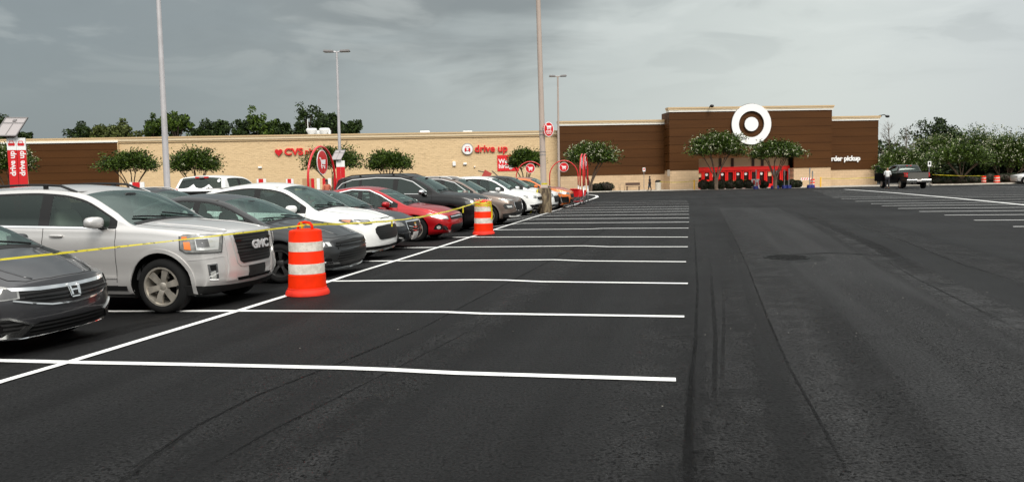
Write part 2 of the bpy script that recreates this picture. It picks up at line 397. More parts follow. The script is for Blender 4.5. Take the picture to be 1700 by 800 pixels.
# rubble pebbles around the cover, uncountable grit
V = []; F = []
for k in range(300):
    x, y = gnd(random.uniform(1150, 1700), random.uniform(340, 560)) if k > 150 else (gnd(1310, 428)[0]+random.gauss(0, .7), gnd(1310, 428)[1]+random.gauss(0, .5))
    r = random.uniform(.003, .008); n = len(V)
    V += [(x+r, y, .001), (x-r*.5, y+r*.9, .001), (x-r*.5, y-r*.9, .001), (x, y, r*1.2)]
    F += [(n, n+1, n+3), (n+1, n+2, n+3), (n+2, n, n+3)]
tag(meshobj('gravel_grit', V, F, mat('grit', (.22, .21, .19), .9)), 'scattered pale grit on the dark asphalt', 'grit', kind='stuff')

# the paver pass to the right was laid later and weathered a shade lighter
AS2 = asphalt('asphalt_second_pass', (.0070, .0070, .0072), (.0250, .0250, .0255))
def lane(pixl, pixr, name='asphalt_pass', m=AS2, lift=.0014):
    A = []; B = []
    for P_, out in ((pixl, A), (pixr, B)):
        for a, b_ in zip(P_[:-1], P_[1:]):
            for i in range(8): out.append(gnd(a[0]+(b_[0]-a[0])*i/8, a[1]+(b_[1]-a[1])*i/8))
        out.append(gnd(*P_[-1]))
    V = []; K = 8
    for a, b_ in zip(A, B):
        for j in range(K+1): x = a[0]+(b_[0]-a[0])*j/K; y = a[1]+(b_[1]-a[1])*j/K; V.append((x, y, gz(x, y)+lift))
    F = [(i*(K+1)+j, i*(K+1)+j+1, (i+1)*(K+1)+j+1, (i+1)*(K+1)+j) for i in range(len(A)-1) for j in range(K)]
    return tag(meshobj(name, V, F, m), kind='structure')
lane([(1417, 800), (1310, 610), (1240, 440), (1212, 380), (1194, 345)], [(2300, 800), (1900, 610), (1480, 440), (1360, 380), (1290, 345)])

def band(pix, w, strength=.8, m=None, lift=.003):
    """tyre-polished, tarry or simply darker streak that fades out sideways and at its ends"""
    Q = []
    for a, b_ in zip(pix[:-1], pix[1:]):
        k = max(1, int(math.hypot(b_[0]-a[0], b_[1]-a[1])/22)); Q += [(a[0]+(b_[0]-a[0])*i/k, a[1]+(b_[1]-a[1])*i/k) for i in range(k)]
    P = [Vector(gnd(*p)) for p in Q+[pix[-1]]]; V = []; A = []; K = (-1, -.6, -.2, .2, .6, 1); al = (0, .85, 1, 1, .85, 0)
    for i, p in enumerate(P):
        t = (P[min(i+1, len(P)-1)]-P[max(i-1, 0)]).normalized(); n_ = Vector((-t.y, t.x)); e_ = min(1, i/4, (len(P)-1-i)/4)
        for k, a in zip(K, al):
            q = p+n_*k*w/2; V.append((q.x, q.y, gz(q.x, q.y)+lift)); A.append(a*strength*e_)
    n = len(K); F = [(i*n+k+1, i*n+k, (i+1)*n+k, (i+1)*n+k+1) for i in range(len(P)-1) for k in range(n-1)]
    o = meshobj('asphalt_streak', V, F, m or WEAR); at_ = o.data.attributes.new('wear', 'FLOAT', 'POINT'); at_.data.foreach_set('value', A); return tag(o, kind='structure')
band([(380, 860), (480, 760), (600, 665), (760, 560), (860, 495), (980, 420), (1060, 365)], .75, .5)
band([(60, 860), (260, 740), (460, 640), (640, 570)], .8, .3)
band([(1560, 900), (1440, 700), (1370, 590), (1290, 470), (1245, 400), (1215, 350), (1180, 325)], .95, .75, lift=.0036)
band([(1900, 640), (1620, 505), (1490, 440), (1410, 395), (1330, 352)], .8, .95, lift=.0038)
band([(1900, 760), (1640, 600), (1500, 510), (1400, 455)], .9, .45, lift=.0038)
band([(1900, 520), (1700, 455), (1500, 392), (1380, 350)], 1.1, .6, lift=.0038)
band([(1060, 880), (1085, 720), (1100, 600), (1115, 500), (1120, 430)], .7, .45)
band([(1230, 860), (1215, 700), (1212, 600), (1208, 500), (1190, 400)], .6, .55)
band([(1150, 900), (1142, 760), (1148, 620), (1152, 560)], .07, .55, TARW, .0045)
band([(1600, 860), (1480, 690), (1400, 570), (1340, 480)], .5, .22, TARW, .0045)
band([(1560, 470), (1460, 412), (1400, 385), (1320, 350)], .35, .55, TARW, .0048)
band([(1290, 424), (1380, 420), (1500, 426)], .25, .7, TARW, .0048)
band([(120, 860), (330, 705), (430, 655), (570, 600), (700, 545)], .05, .3, TARW, .0045)
band([(0, 575), (110, 572), (240, 540), (330, 520)], .8, .7, TARW, .0045)  # broad dark streak from under the hatchback's nose towards the silver SUV
for (px, py, r) in ((560, 560, .5), (980, 560, .35), (820, 620, .3), (300, 640, .25), (1130, 560, .3), (1450, 560, .4)):
    band([(px-r*90, py+3), (px, py), (px+r*100, py-2)], .35*r*2, .35, TARW, .005)
# joints between paver passes
def seam(pix, w=.022): band(pix, w*1.4, .65, TARW, .0042)
seam([(1156, 800), (1142, 720), (1148, 620), (1154, 575), (1158, 480), (1155, 420), (1152, 370), (1150, 340)], .028)
seam([(200, 790), (330, 705), (430, 655), (570, 600), (700, 545), (790, 497), (900, 440), (960, 408), (1040, 360), (1075, 338)], .022)
seam([(300, 800), (450, 715), (640, 620), (760, 560), (830, 515)], .018)
band([(1185, 700), (1187, 600), (1188, 560), (1182, 480), (1180, 430)], .05, .6, TARW, .0042)
band([(1198, 660), (1200, 600), (1202, 520), (1200, 470)], .04, .5, TARW, .0042)
seam([(1417, 800), (1310, 610), (1275, 530), (1240, 440), (1212, 380), (1194, 345)], .02)
seam([(1700, 552), (1560, 482), (1520, 462), (1440, 415)], .03)
seam([(1700, 470), (1600, 440), (1500, 400), (1440, 378), (1400, 366)], .03)
seam([(1490, 521), (1525, 517)], .05); seam([(1662, 600), (1700, 605)], .04)
# ================================================================ the store
BO = Vector((-57.3, 90.6, 0)); BA = math.atan2(8.0, 101.8); BU = Vector((math.cos(BA), math.sin(BA), 0)); BN = Vector((BU.y, -BU.x, 0))
GB = -.70
def fac(px, py, v=0.):
    d = ray(px, py); o = Vector((0, 0, EYE)); p0 = BO+BN*v
    t = (p0-o).dot(BN)/d.dot(BN); q = o+d*t; return (q-BO).dot(BU), q.z
def brown_mat():
    m, t, b = node_mat('brown_panel'); return m
BRN, nt, b = node_mat('brown_panel'); c = N('ShaderNodeTexCoord')
mp = N('ShaderNodeMapping'); mp.inputs['Scale'].default_value = (.15, 1, 1.2); LK(c.outputs['Object'], mp.inputs[0])
n_ = N('ShaderNodeTexNoise', i_Scale=1., i_Detail=5.); LK(mp.outputs[0], n_.inputs['Vector'])
b.inputs['Specular IOR Level'].default_value = .2; LK(MIXC(MAPR(n_.outputs[0], .3, .7), (.064, .0235, .0046), (.080, .030, .0062)), b.inputs['Base Color']); b.inputs['Roughness'].default_value = .55
BEI, nt, b = node_mat('split_face_block'); c = N('ShaderNodeTexCoord')
mp = N('ShaderNodeMapping'); mp.inputs['Rotation'].default_value = (R_(90), 0, 0); LK(c.outputs['Object'], mp.inputs[0])
br = N('ShaderNodeTexBrick', i_Scale=1.); LK(mp.outputs[0], br.inputs['Vector'])
for k, v in (('Brick Width', .42), ('Row Height', .205), ('Mortar Size', .008), ('Mortar Smooth', .5)): br.inputs[k].default_value = v
br.inputs['Color1'].default_value = (.72, .525, .30, 1); br.inputs['Color2'].default_value = (.67, .485, .275, 1); br.inputs['Mortar'].default_value = (.42, .31, .19, 1)
mp2 = N('ShaderNodeMapping'); mp2.inputs['Scale'].default_value = (1.3, 1, 3.6); LK(c.outputs['Object'], mp2.inputs[0])
n_ = N('ShaderNodeTexNoise', i_Scale=1., i_Detail=7., i_Roughness=.65, i_Distortion=.8); LK(mp2.outputs[0], n_.inputs['Vector'])
n3 = N('ShaderNodeTexNoise', i_Scale=.35, i_Detail=3.); LK(mp2.outputs[0], n3.inputs['Vector'])
cc = MIXC(MATH('MULTIPLY', MAPR(n_.outputs[0], .54, .68), .45), br.outputs[0], (.36, .25, .135))
cc = MIXC(MATH('MULTIPLY', MAPR(n3.outputs[0], .4, .6), .25), cc, (.72, .53, .31))
LK(cc, b.inputs['Base Color']); b.inputs['Roughness'].default_value = .9
bp = N('ShaderNodeBump', i_Strength=.9, i_Distance=.06); LK(n_.outputs[0], bp.inputs['Height']); LK(bp.outputs[0], b.inputs['Normal'])
SMB, nt, b = node_mat('smooth_block'); c = N('ShaderNodeTexCoord')
mp = N('ShaderNodeMapping'); mp.inputs['Rotation'].default_value = (R_(90), 0, 0); LK(c.outputs['Object'], mp.inputs[0])
br = N('ShaderNodeTexBrick', i_Scale=1.); LK(mp.outputs[0], br.inputs['Vector'])
for k, v in (('Brick Width', .6), ('Row Height', .3), ('Mortar Size', .012), ('Mortar Smooth', .3)): br.inputs[k].default_value = v
br.inputs['Color1'].default_value = (.60, .43, .265, 1); br.inputs['Color2'].default_value = (.53, .375, .23, 1); br.inputs['Mortar'].default_value = (.40, .29, .18, 1)
LK(br.outputs[0], b.inputs['Base Color']); b.inputs['Roughness'].default_value = .85
CRM = mat('cream_coping', (.56, .40, .22), .6); WHT = mat('white_coping', (.82, .80, .74), .5); CRL = mat('pale_cream_band', (.74, .60, .40), .6)
WSG_ = mat('sign_white', (.86, .86, .85), .4); REDS = mat('sign_red', (.62, .012, .018), .38); ROOFM = mat('roof_membrane', (.42, .40, .37), .8)
REDD = mat('door_red', (.80, .016, .012), .35, vary=.12, vscale=1.5)
DKG = mat('dark_store_glass', (.03, .012, .010), .08)
bld = empty('store_building', (BO.x, BO.y, 0), BA)
tag(bld, 'long low beige and brown retail store stretching behind the parking lot', 'building')
def bp_(name, mb, m, smooth=None): return mb.build(name, m, bld, smooth)
def U(px, v=0.): return fac(px, 290, v)[0]
def Z(px, py, v=0.): return fac(px, py, v)[1]
def reveal_panels(name, u0, u1, z0, z1, v, n, gap=.055, side_depth=0.):
    """stack of horizontal cladding panels with shadow reveals"""
    m = MB(); h = (z1-z0)/n
    m.box2((u0+.03, -v+.03, z0), (u1-.03, -v+.25, z1))
    for k in range(n):
        m.box2((u0, -v, z0+k*h+(gap if k else 0)), (u1, -v+.12, z0+(k+1)*h))
        if side_depth: 
            m.box2((u0-.003, -v+.003, z0+k*h+(gap if k else 0)), (u0+.12, -v+side_depth, z0+(k+1)*h))
            m.box2((u1-.12, -v+.003, z0+k*h+(gap if k else 0)), (u1+.003, -v+side_depth, z0+(k+1)*h))
    return bp_(name, m, BRN)
def coping(u0, u1, ztop, v, h=.52, over=.20, back=1.0):
    """cream and white stepped coping on the parapet"""
    a = MB(); a.box2((u0-over, -v-over, ztop-h*.34), (u1+over, -v+back, ztop)); o = bp_('coping', a, CRM)
    a = MB(); a.box2((u0-over*.7, -v-over*.7, ztop-h*.62), (u1+over*.7, -v+back-.01, ztop-h*.34)); bp_('coping_band', a, CRL)
    a = MB(); a.box2((u0-over*.45, -v-over*.45, ztop-h), (u1+over*.45, -v+back-.02, ztop-h*.62)); bp_('coping_band', a, WHT)
# main long wall
u1 = U(928); zt = Z(600, 222)
m = MB(); m.box2((-45, 0, GB-.2), (u1+1.5, .4, zt-.55)); bp_('wall', m, BEI)
m = MB(); m.box2((-45, -.25, zt-.18), (u1+.6, .5, zt)); m.box2((-45, -.12, zt-.62), (u1+.6, .3, zt-.44)); bp_('cornice', m, CRM)
m = MB(); m.box2((-45, -.19, zt-.44), (u1+.6, .4, zt-.18)); bp_('cornice_band', m, CRL)
m = MB(); UB_ = U(1457, 1.6)-.15; m.box2((-44, .6, zt-1.2), (UB_, 60, zt-.7)); bp_('roof', m, ROOFM)
m = MB(); m.box2((-45, 60.1, GB), (UB_, 60.5, zt-.4)); bp_('rear_wall', m, SMB)
# left brown panel field
ua, ub, v = -44, U(197, .3), .20; z1 = Z(100, 236.5, v)-.10
reveal_panels('brown_cladding', ua, ub, Z(197, 304, v)-1.3, z1, v, 7)
m = MB(); m.box2((ua, -v-.1, z1), (ub+.1, .0, z1+.20)); bp_('coping_band', m, WHT)
m = MB(); m.box2((ub, -v-.03, GB), (ub+.12, 0, z1+.0)); bp_('corner_trim', m, CRM)
# middle brown block
v = 1.6; ua, ub = U(930, v), U(1108, v); zc = Z(1000, 200.5, v); zb = Z(1000, 291, v)
reveal_panels('brown_cladding', ua, ub, zb, zc-.50, v, 6, side_depth=1.5)
m = MB(); m.box2((ua+.05, -v+.06, GB-.2), (ub, .3, zb)); bp_('block_plinth', m, SMB)
coping(ua, ub, zc, v)
# entrance block, an open portal in front of recessed red doors
v = 3.8; ua, ub = U(1111.5, v), U(1380, v); zc = Z(1240, 177, v); zb = Z(1240, 280.5, v)
oa, ob = U(1160, v), U(1318, v); zo = Z(1240, 262, v); zr = zc-.50
n = 7; h = (zr-zb)/n; g = .055; m = MB()
for k in range(n):
    a, b_ = zb+k*h+(g if k else 0), zb+(k+1)*h
    if b_ <= zo+.05:
        m.box2((ua, -v, a), (oa, -v+.12, b_)); m.box2((ob, -v, a), (ub, -v+.12, b_))
    else: m.box2((ua, -v, max(a, zo if a < zo else a)), (ub, -v+.12, b_)); 
    if a < zo < b_: m.box2((ua, -v, a), (oa, -v+.12, zo)); m.box2((ob, -v, a), (ub, -v+.12, zo))
    m.box2((ua-.004, -v+.004, a), (ua+.12, -.5, b_)); m.box2((ub-.12, -v+.004, a), (ub+.004, -.5, b_))
m.box2((ua+.03, -v+.03, zo), (ub-.03, -v+.35, zr)); m.box2((ua+.03, -v+.03, zb), (oa-.02, -v+.35, zo)); m.box2((ob+.02, -v+.03, zb), (ub-.03, -v+.35, zo))
m.box2((ua+.05, -.6, zt-1), (ub-.05, -.3, zr))
bp_('brown_cladding', m, BRN)
coping(ua, ub, zc, v)
for a, b_ in ((ua+.05, oa), (ob, ub-.05)): m = MB(); m.box2((a, -v+.06, GB-.2), (b_, -.2, zb)); bp_('block_plinth', m, SMB)
# recess: soffit, beige wall above doors, red door front
vr = 2.5; zd = Z(1240, 276.5, vr)
m = MB(); m.box2((oa, -v+.36, zo), (ob, -.3, zo+.15)); bp_('soffit', m, mat('soffit_white', (.6, .57, .5), .7))
m = MB(); m.box2((oa, -vr+.3, zd), (ob, -.2, zo)); bp_('entrance_wall', m, mat('entry_cream', (.78, .64, .42), .8))
m = MB(); 
for q in (.27, .40, .62, .72): m.box2((oa+(ob-oa)*q-.16, -vr+.22, zd), (oa+(ob-oa)*q+.16, -vr+.34, zo))
bp_('dark_transom', m, mat('dark_bronze', (.05, .028, .018), .4))
m = MB(); m.box2((oa, -vr+.25, GB), (ob, -vr+.4, zd-.3)); bp_('door_glass', m, DKG)
ef = MB(); ef.box2((oa, -vr-.12, zd-.42), (ob, -vr+.24, zd)); ef.box2((oa, -vr-.02, GB+.12), (ob, -vr+.1, GB+.26))
bp_('door_header', ef, REDD)
nb = 12; w = (ob-oa)/nb
for k in range(nb):
    d = MB(); x0 = oa+k*w
    d.box2((x0+.03, -vr, GB+.27), (x0+.17, -vr+.2, zd-.43)); d.box2((x0+w-.17, -vr, GB+.27), (x0+w-.03, -vr+.2, zd-.43))
    d.box2((x0+.17, -vr+.01, zd-.62), (x0+w-.17, -vr+.19, zd-.43)); d.box2((x0+.20, -vr+.01, GB+.27), (x0+w-.20, -vr+.19, GB+.55))
    if k in (0, 1): d.box2((x0+.20, -vr+.05, GB+.55), (x0+w-.20, -vr+.15, GB+1.15))
    bp_('entrance_door', d, REDD)
    if k in (1, 3, 5, 6, 8): 
        e = MB(); e.lathe([(.0001, 0), (.16, 0), (.16, .02), (.0001, .02)], 20, frame((x0+w/2, -vr+.2, GB+1.75), (1, 0, 0), (0, 0, 1)))
        bp_('door_sticker', e, WSG_)
m = MB()
for q in (.06, .17, .80): m.box2((oa+(ob-oa)*q-.22, -vr+.17, GB+1.45), (oa+(ob-oa)*q+.22, -vr+.24, GB+1.95))
bp_('window_notice', m, mat('cream_notice', (.75, .6, .35), .6))
# right block
v = 1.6; ua2, ub2 = U(1370, v), U(1457, v); zc = Z(1420, 193, v); zb = Z(1420, 281.5, v)
reveal_panels('brown_cladding', ua2, ub2, zb, zc-.50, v, 6, side_depth=1.5)
m = MB(); m.box2((ua2, -v+.06, GB-.2), (ub2-.03, 0, zb)); bp_('block_plinth', m, SMB)
coping(ua2, ub2, zc, v)
m = MB(); m.box2((ub2-.12, -.1, GB), (ub2, 60, zc-.51)); bp_('side_wall', m, BEI)
# little wall fittings
m = MB(); m.box2((ub2+.2, -v+.2, zc-.1), (ub2+.5, -v+.4, zc+.0)); m.tube([(ub2+.2, -v+.3, zc+.02), (ub2+.8, -v+.2, zc+.12), (ub2+1.0, -v+.1, zc-.02)], .06, 6); m.ell((ub2+1.15, -v+.1, zc-.08), (.26, .2, .16)); bp_('security_camera', m, GLB, 180)
zq = Z(1177, 177, 3.8); m = MB(); m.tube([(U(1176, 3.8), -4.1, zq-.2), (U(1176, 3.8), -4.5, zq+.05)], .05, 6); m.ell((U(1178, 3.8), -4.6, zq-.02), (.24, .2, .18)); bp_('security_camera', m, GLB, 180)
for px, py, w, h in ((754, 272, .36, .5), (772, 272, .40, .22), (432, 278, .42, .2), (788, 277, .16, .12)):
    u, z = fac(px, py); m = MB(); m.box2((u-w/2, -.22, z-h/2), (u+w/2, -.001, z+h/2)); bevel(bp_('wall_light' if w > .2 else 'wall_outlet', m, WSG_), .03)
# rooftop plant
def roof_unit(px0, px1, py, back, label, hgt=.9):
    u0, u1 = fac(px0, py, -back)[0], fac(px1, py, -back)[0]; zt_ = fac(px0, py, -back)[1]
    e = empty('rooftop_unit', BO+BU*(u0+u1)/2-BN*back+Vector((0, 0, zt-.7)), BA); tag(e, label, 'rooftop unit', 'pale units on the flat roof')
    m = MB(); w = u1-u0; m.box2((-w/2, 0, .08), (w/2, 2.2, zt_-zt+.7)); bevel(m.build('housing', WSG_, e), .03)
    m = MB(); m.box2((-w/2-.06, -.06, 0), (w/2+.06, 2.26, .08)); m.build('base_curb', _m['roof_membrane'], e)
roof_unit(697.5, 713, 217.5, 8, 'white rooftop unit right of the tree line, left of the pair'); roof_unit(768.5, 784, 217.5, 8, 'white rooftop unit above the red drive up lettering')
e = empty('roof_tank', BO+BU*fac(528, 215, -6)[0]-BN*6+Vector((0, 0, zt-.7)), BA); tag(e, 'twin white rounded tanks on the roof edge in front of the trees', 'tank')
h = Z(528, 213, -6)-(zt-.7)
for dx in (-.78, .78):
    MB().lathe([(.18, .1), (.30, h-.72), (.62, h-.35), (.66, h-.15), (.55, h-.03), (.0001, h)], 20, Matrix.Translation((dx, 0, 0))).build('tank', WSG_, e, 40)
m = MB(); m.box2((-1.25, .45, .0), (1.45, .6, h-.25)); m.box2((1.25, -.2, 0), (1.45, .3, h-.25)); m.tube([(-1.2, 0, 0), (-1.2, 0, h+1.1)], .04, 6); m.build('support_frame', WSG_, e)
# ---- signs, each its own thing
def sign_root(name, px, py, v, label, cat='sign'):
    u, z = fac(px, py, v); e = empty(name, BO+BU*u+BN*v+Vector((0, 0, z)), BA); tag(e, label, cat); return e
SM = frame((0, 0, 0), (1, 0, 0), (0, 0, 1))      # sign plane: local z points to the camera
PXM = 1345/92.                                  # px per metre on the long wall
# bullseye
e = sign_root('bullseye_sign', 1246.5, 206.5, 3.85, 'big round white ring and disc sign above the store entrance')
rr = 33/(1345/94.)
def ring(name, ro, ri, M, th, m, parent, n=72):
    V = []; F = []
    for z in (0, th):
        for r in (ri, ro): V += [M @ Vector((r*math.cos(2*math.pi*k/n), r*math.sin(2*math.pi*k/n), z)) for k in range(n)]
    for k in range(n):
        j = (k+1) % n; F += [(2*n+k, 3*n+k, 3*n+j, 2*n+j), (n+k, n+j, 3*n+j, 3*n+k), (k, 2*n+k, 2*n+j, j), (k, j, n+j, n+k)]
    return meshobj(name, V, F, m, parent)
LITE = mat('bullseye_face', (.90, .90, .89), .35)
ring('outer_ring', rr, rr*.645, Matrix.Translation((0, -.02, 0)) @ SM, .22, LITE, e)
poly_prism('centre_disc', disc_pts(rr*.345, 48), Matrix.Translation((0, -.02, 0)) @ SM, .22, LITE, e)
DRK = mat('letter_return', (.10, .012, .012), .5); BRD = mat('bronze_return', (.035, .018, .010), .5)
ring('outer_return', rr*1.018, rr*.63, Matrix.Translation((0, .0, 0)) @ SM, .1, BRD, e); ring('disc_return', rr*.365, rr*.30, Matrix.Translation((0, .0, 0)) @ SM, .1, BRD, e)
m = MB(); m.box2((-.9, .05, rr*.55), (.9, .3, rr*.8)); m.build('back_support', BRD, e)
# pharmacy letters with heart
e = sign_root('pharmacy_sign', 463, 253, .05, 'red heart and CVS pharmacy letters on the beige wall')
hp = []
for k in range(40):
    t = 2*math.pi*k/40; hp.append((.036*16*math.sin(t)**3*.75, .036*(13*math.cos(t)-5*math.cos(2*t)-2*math.cos(3*t)-math.cos(4*t))*.78))
hp.reverse(); poly_prism('heart', hp, SM, .18, REDS, e)
LTR = mat('channel_letter_red', (.70, .02, .02), .4)
def wtext(nm, s, u, size, e, m, ext=.07, bold=.03, sx=1., z=0., sp=1., y=-.1):
    return text(nm, s, size, m, Matrix.Translation((u, y, z)) @ SM, e, ext, bold, 'LEFT', sx, sp)
wtext('letters', 'CVS', .62, 1.05, e, LTR, bold=.034, sx=1.14, z=-.0); wtext('letters', 'pharmacy', 2.93, .86, e, LTR, bold=.018, sx=1.08, z=.02, sp=1.04)
# drive up sign with roundel
e = sign_root('drive_up_sign', 776, 247.5, .05, 'red drive up letters with white car roundel high on the wall')
r = .62; poly_prism('roundel', disc_pts(r, 40), SM, .12, WSG_, e); ring('roundel_rim', r*1.07, r*.96, SM, .14, mat('grey_rim', (.35, .33, .30), .5), e, 40)
def car_icon(parent, s, y, m, m2):
    """front view of a car in plain shapes"""
    M = Matrix.Translation((0, y, 0)) @ SM
    poly_prism('car_icon', [(-.62*s, -.42*s), (.62*s, -.42*s), (.66*s, .02*s), (.52*s, .14*s), (.40*s, .55*s), (-.40*s, .55*s), (-.52*s, .14*s), (-.66*s, .02*s)], M, .02, m, parent)
    M = Matrix.Translation((0, y-.021, 0)) @ SM
    poly_prism('icon_window', [(-.38*s, .12*s), (.38*s, .12*s), (.31*s, .44*s), (-.31*s, .44*s)], M, .01, m2, parent)
    poly_prism('icon_centre', disc_pts(.22*s, 20, (0, -.12*s)), M, .01, m2, parent)
    for q in (-1, 1): poly_prism('icon_wheel', [(q*.5*s-.13*s, -.6*s), (q*.5*s+.13*s, -.6*s), (q*.5*s+.13*s, -.42*s), (q*.5*s-.13*s, -.42*s)], Matrix.Translation((0, y, 0)) @ SM, .02, m, parent)
car_icon(e, .52, -.145, REDS, WSG_)
wtext('letters', 'drive up', .82, 1.12, e, LTR, bold=.028, sx=1.04, z=-.02)
# hiring banner
e = sign_root('hiring_banner', 842, 270.5, .06, "red banner reading We're hiring! hung behind the small tree")
m = MB(); m.box2((-1.15, 0, -.95), (1.35, .03, .9)); m.build('banner_sheet', mat('banner_red', (.72, .010, .016), .5), e)
wtext('banner_text', "We're", -1.0, .68, e, WSG_, ext=.006, bold=.02, z=.18, y=-.01); wtext('banner_text', "hiring!", -1.0, .68, e, WSG_, ext=.006, bold=.02, z=-.40, y=-.01)
# order pickup letters
e = sign_root('order_pickup_sign', 1380.5, 264, 1.62, 'white order pickup letters on brown wall right of the entrance')
wtext('letters', 'order pickup', -.52, .80, e, WSG_, bold=.028, sx=.95, ext=.05)
# ---- kerb, pavement before the store
def pvm(name, u0, u1, v0, v1, z0, z1, m, w=None):
    q = MB(); q.box2((u0, -v1, z0), (u1, -v0, z1)); o = q.build(name, m); o.location = (BO.x, BO.y, 0); o.rotation_euler = (0, 0, BA); return tag(o, kind='structure')
pvm('pavement', U(975, 5), 128, -2, 8.2, GB-.3, GB+.13, CONC); pvm('kerb', U(975, 5), 128, 8.2, 8.42, GB-.3, GB+.145, CURB)
# ================================================================ vehicles
# A car is lofted in its own frame: x forward (nose at 0), y left, z up, then shifted so the root is under its middle.
def pchip(P):
    xs = [p[0] for p in P]; ys_ = [p[1] for p in P]; n = len(P)
    if xs[0] > xs[-1]: xs = xs[::-1]; ys_ = ys_[::-1]
    d = [(ys_[i+1]-ys_[i])/(xs[i+1]-xs[i]) for i in range(n-1)]; m = [d[0]]
    for i in range(1, n-1):
        m.append(0 if d[i-1]*d[i] <= 0 else 2*d[i-1]*d[i]/(d[i-1]+d[i]))
    m.append(d[-1])
    def f(x):
        if x <= xs[0]: return ys_[0]
        if x >= xs[-1]: return ys_[-1]
        i = 0
        while xs[i+1] < x: i += 1
        h = xs[i+1]-xs[i]; t = (x-xs[i])/h
        return ys_[i]*(2*t**3-3*t*t+1)+h*m[i]*(t**3-2*t*t+t)+ys_[i+1]*(3*t*t-2*t**3)+h*m[i+1]*(t**3-t*t)
    return f
SLOT = dict(body=0, hood=1, bumper=2, windshield=3, window=4, rear_window=5, trim=6, well=7, door=8, door2=9, under=10, sill=11, win2=12, roof=13)
def car_shell(p):
    L, W, H = p['L'], p['W']/2, p['H']
    top = pchip(p['top']); belt = pchip(p['belt']); cowl, head = p['cowl'], p['head']; rh, rb = p['rhead'], p['rbase']
    zb_f = pchip(p.get('bot', [(0, .26), (-.5, .2), (-L/2, .2), (-L+.5, .22), (-L, .32)]))
    nose = pchip(p['nose']); tail = pchip(p.get('tail', [(.2, -.10), (.45, 0), (.8, -.02), (1.1, -.08)]))
    na, nw = p.get('na', (.15, .16)), p.get('nw', .10)
    key = {0., -L, cowl, head, rh, rb, -.06, -.15, -L+.06, -L+.15}
    for a, b in p.get('pillars', []): key |= {a, b}
    for q in p.get('seams', []): key |= {q}
    key |= {p['sw0'], p['sw1']}
    xs = sorted(key, reverse=True); out = []
    step = p.get('step', .075)
    for a, b in zip(xs[:-1], xs[1:]):
        k = max(1, int(round((a-b)/step))); out += [a+(b-a)*i/k for i in range(k)]
    out.append(xs[-1]); XS = []
    for x in out:
        if not XS or XS[-1]-x > .004: XS.append(x)
    nt_ = [0, .12, .25, .38, .5, .62, .74, .84, .91, .965, 1.]; NT = len(nt_)-1
    lo = [0, .05, .12, .2, .3, .4, .5, .6, .7, .8, .88, .94, 1.]; NL = len(lo)-1
    fat = p.get('fat', .06)
    def section(x):
        zbt, zt, zbo = belt(x), top(x), zb_f(x)
        ram = max(0, min(1, (x+.9)/.9)); rar = max(0, min(1, (-L+.9-x)/.9))
        w = W*(1-nw*ram**2-.08*rar**2)
        crown = p.get('crown', .055)*(1 if head > x > rh else 1)
        zr = max(zt-crown, zbt+.012); T = zr-zbt
        side = []
        for i, t in enumerate(lo):
            z = zbo+(zbt-zbo)*t
            y = w-.085*max(0, 1-t/.28)**2-fat*max(0, (t-.45)/.55)**2.2
            # lower door scallop and shoulder crease
            y -= p.get('scallop', .022)*math.exp(-((t-.38)/.13)**2); y += p.get('crease', .012)*math.exp(-((t-.80)/.05)**2)
            side.append((y, z))
        yb = side[-1][0]
        if T > .14: offs = [0, .028, .028+(T-.11)*.25, .028+(T-.11)*.5, .028+(T-.11)*.75, T-.082, T-.052, T-.018, T]
        else: offs = [0, T*.2, T*.35, T*.5, T*.62, T*.72, T*.82, T*.92, T]
        yr0 = p.get('tumble', .30)
        for i, o_ in enumerate(offs[1:]):
            y = yb-.018*min(1, o_/.03)-yr0*o_*(1+.25*o_/max(T, .4))
            if i == 6: y -= .006
            if i == 7: y -= .034
            side.append((y, zbt+o_))
        yr, zr = side[-1]
        topr = [(yr*(1-t), zr+(zt-zr)*(1-(1-t)**2.3)) for t in [1-q for q in nt_[::-1]][1:]]
        return side, topr, zbo
    rings = []
    for x in XS:
        side, topr, zbo = section(x)
        yb0 = side[0][0]; bott = [(yb0*q, zbo) for q in nt_[:-1]]
        half = bott+side+topr            # from bottom centre round to top centre
        rings.append(half)
    nbt = len(nt_)-1; ns = NL+1+8
    nh = len(rings[0]); top_start = nbt+ns-1
    def bend(x, y, z):
        f = max(0, 1+x/p.get('bl', 1.25))**2; r = max(0, 1-(x+L)/1.0)**2
        q = abs(y)/W
        return -f*(na[0]*q**2.2+na[1]*q**7-nose(z)) + r*(.08*q**2+.10*q**7-tail(z))
    V = []; idx = []
    for x, half in zip(XS, rings):
        row = []
        for k, (y, z) in enumerate(half): row.append(len(V)); V.append((x+bend(x, y, z), -y, z))
        lrow = [row[0]]
        for k, (y, z) in enumerate(half[1:-1], 1): lrow.append(len(V)); V.append((x+bend(x, y, z), y, z))
        lrow.append(row[-1]); idx.append((row, lrow))
    F = []; S = []
    pil = p.get('pillars', [])
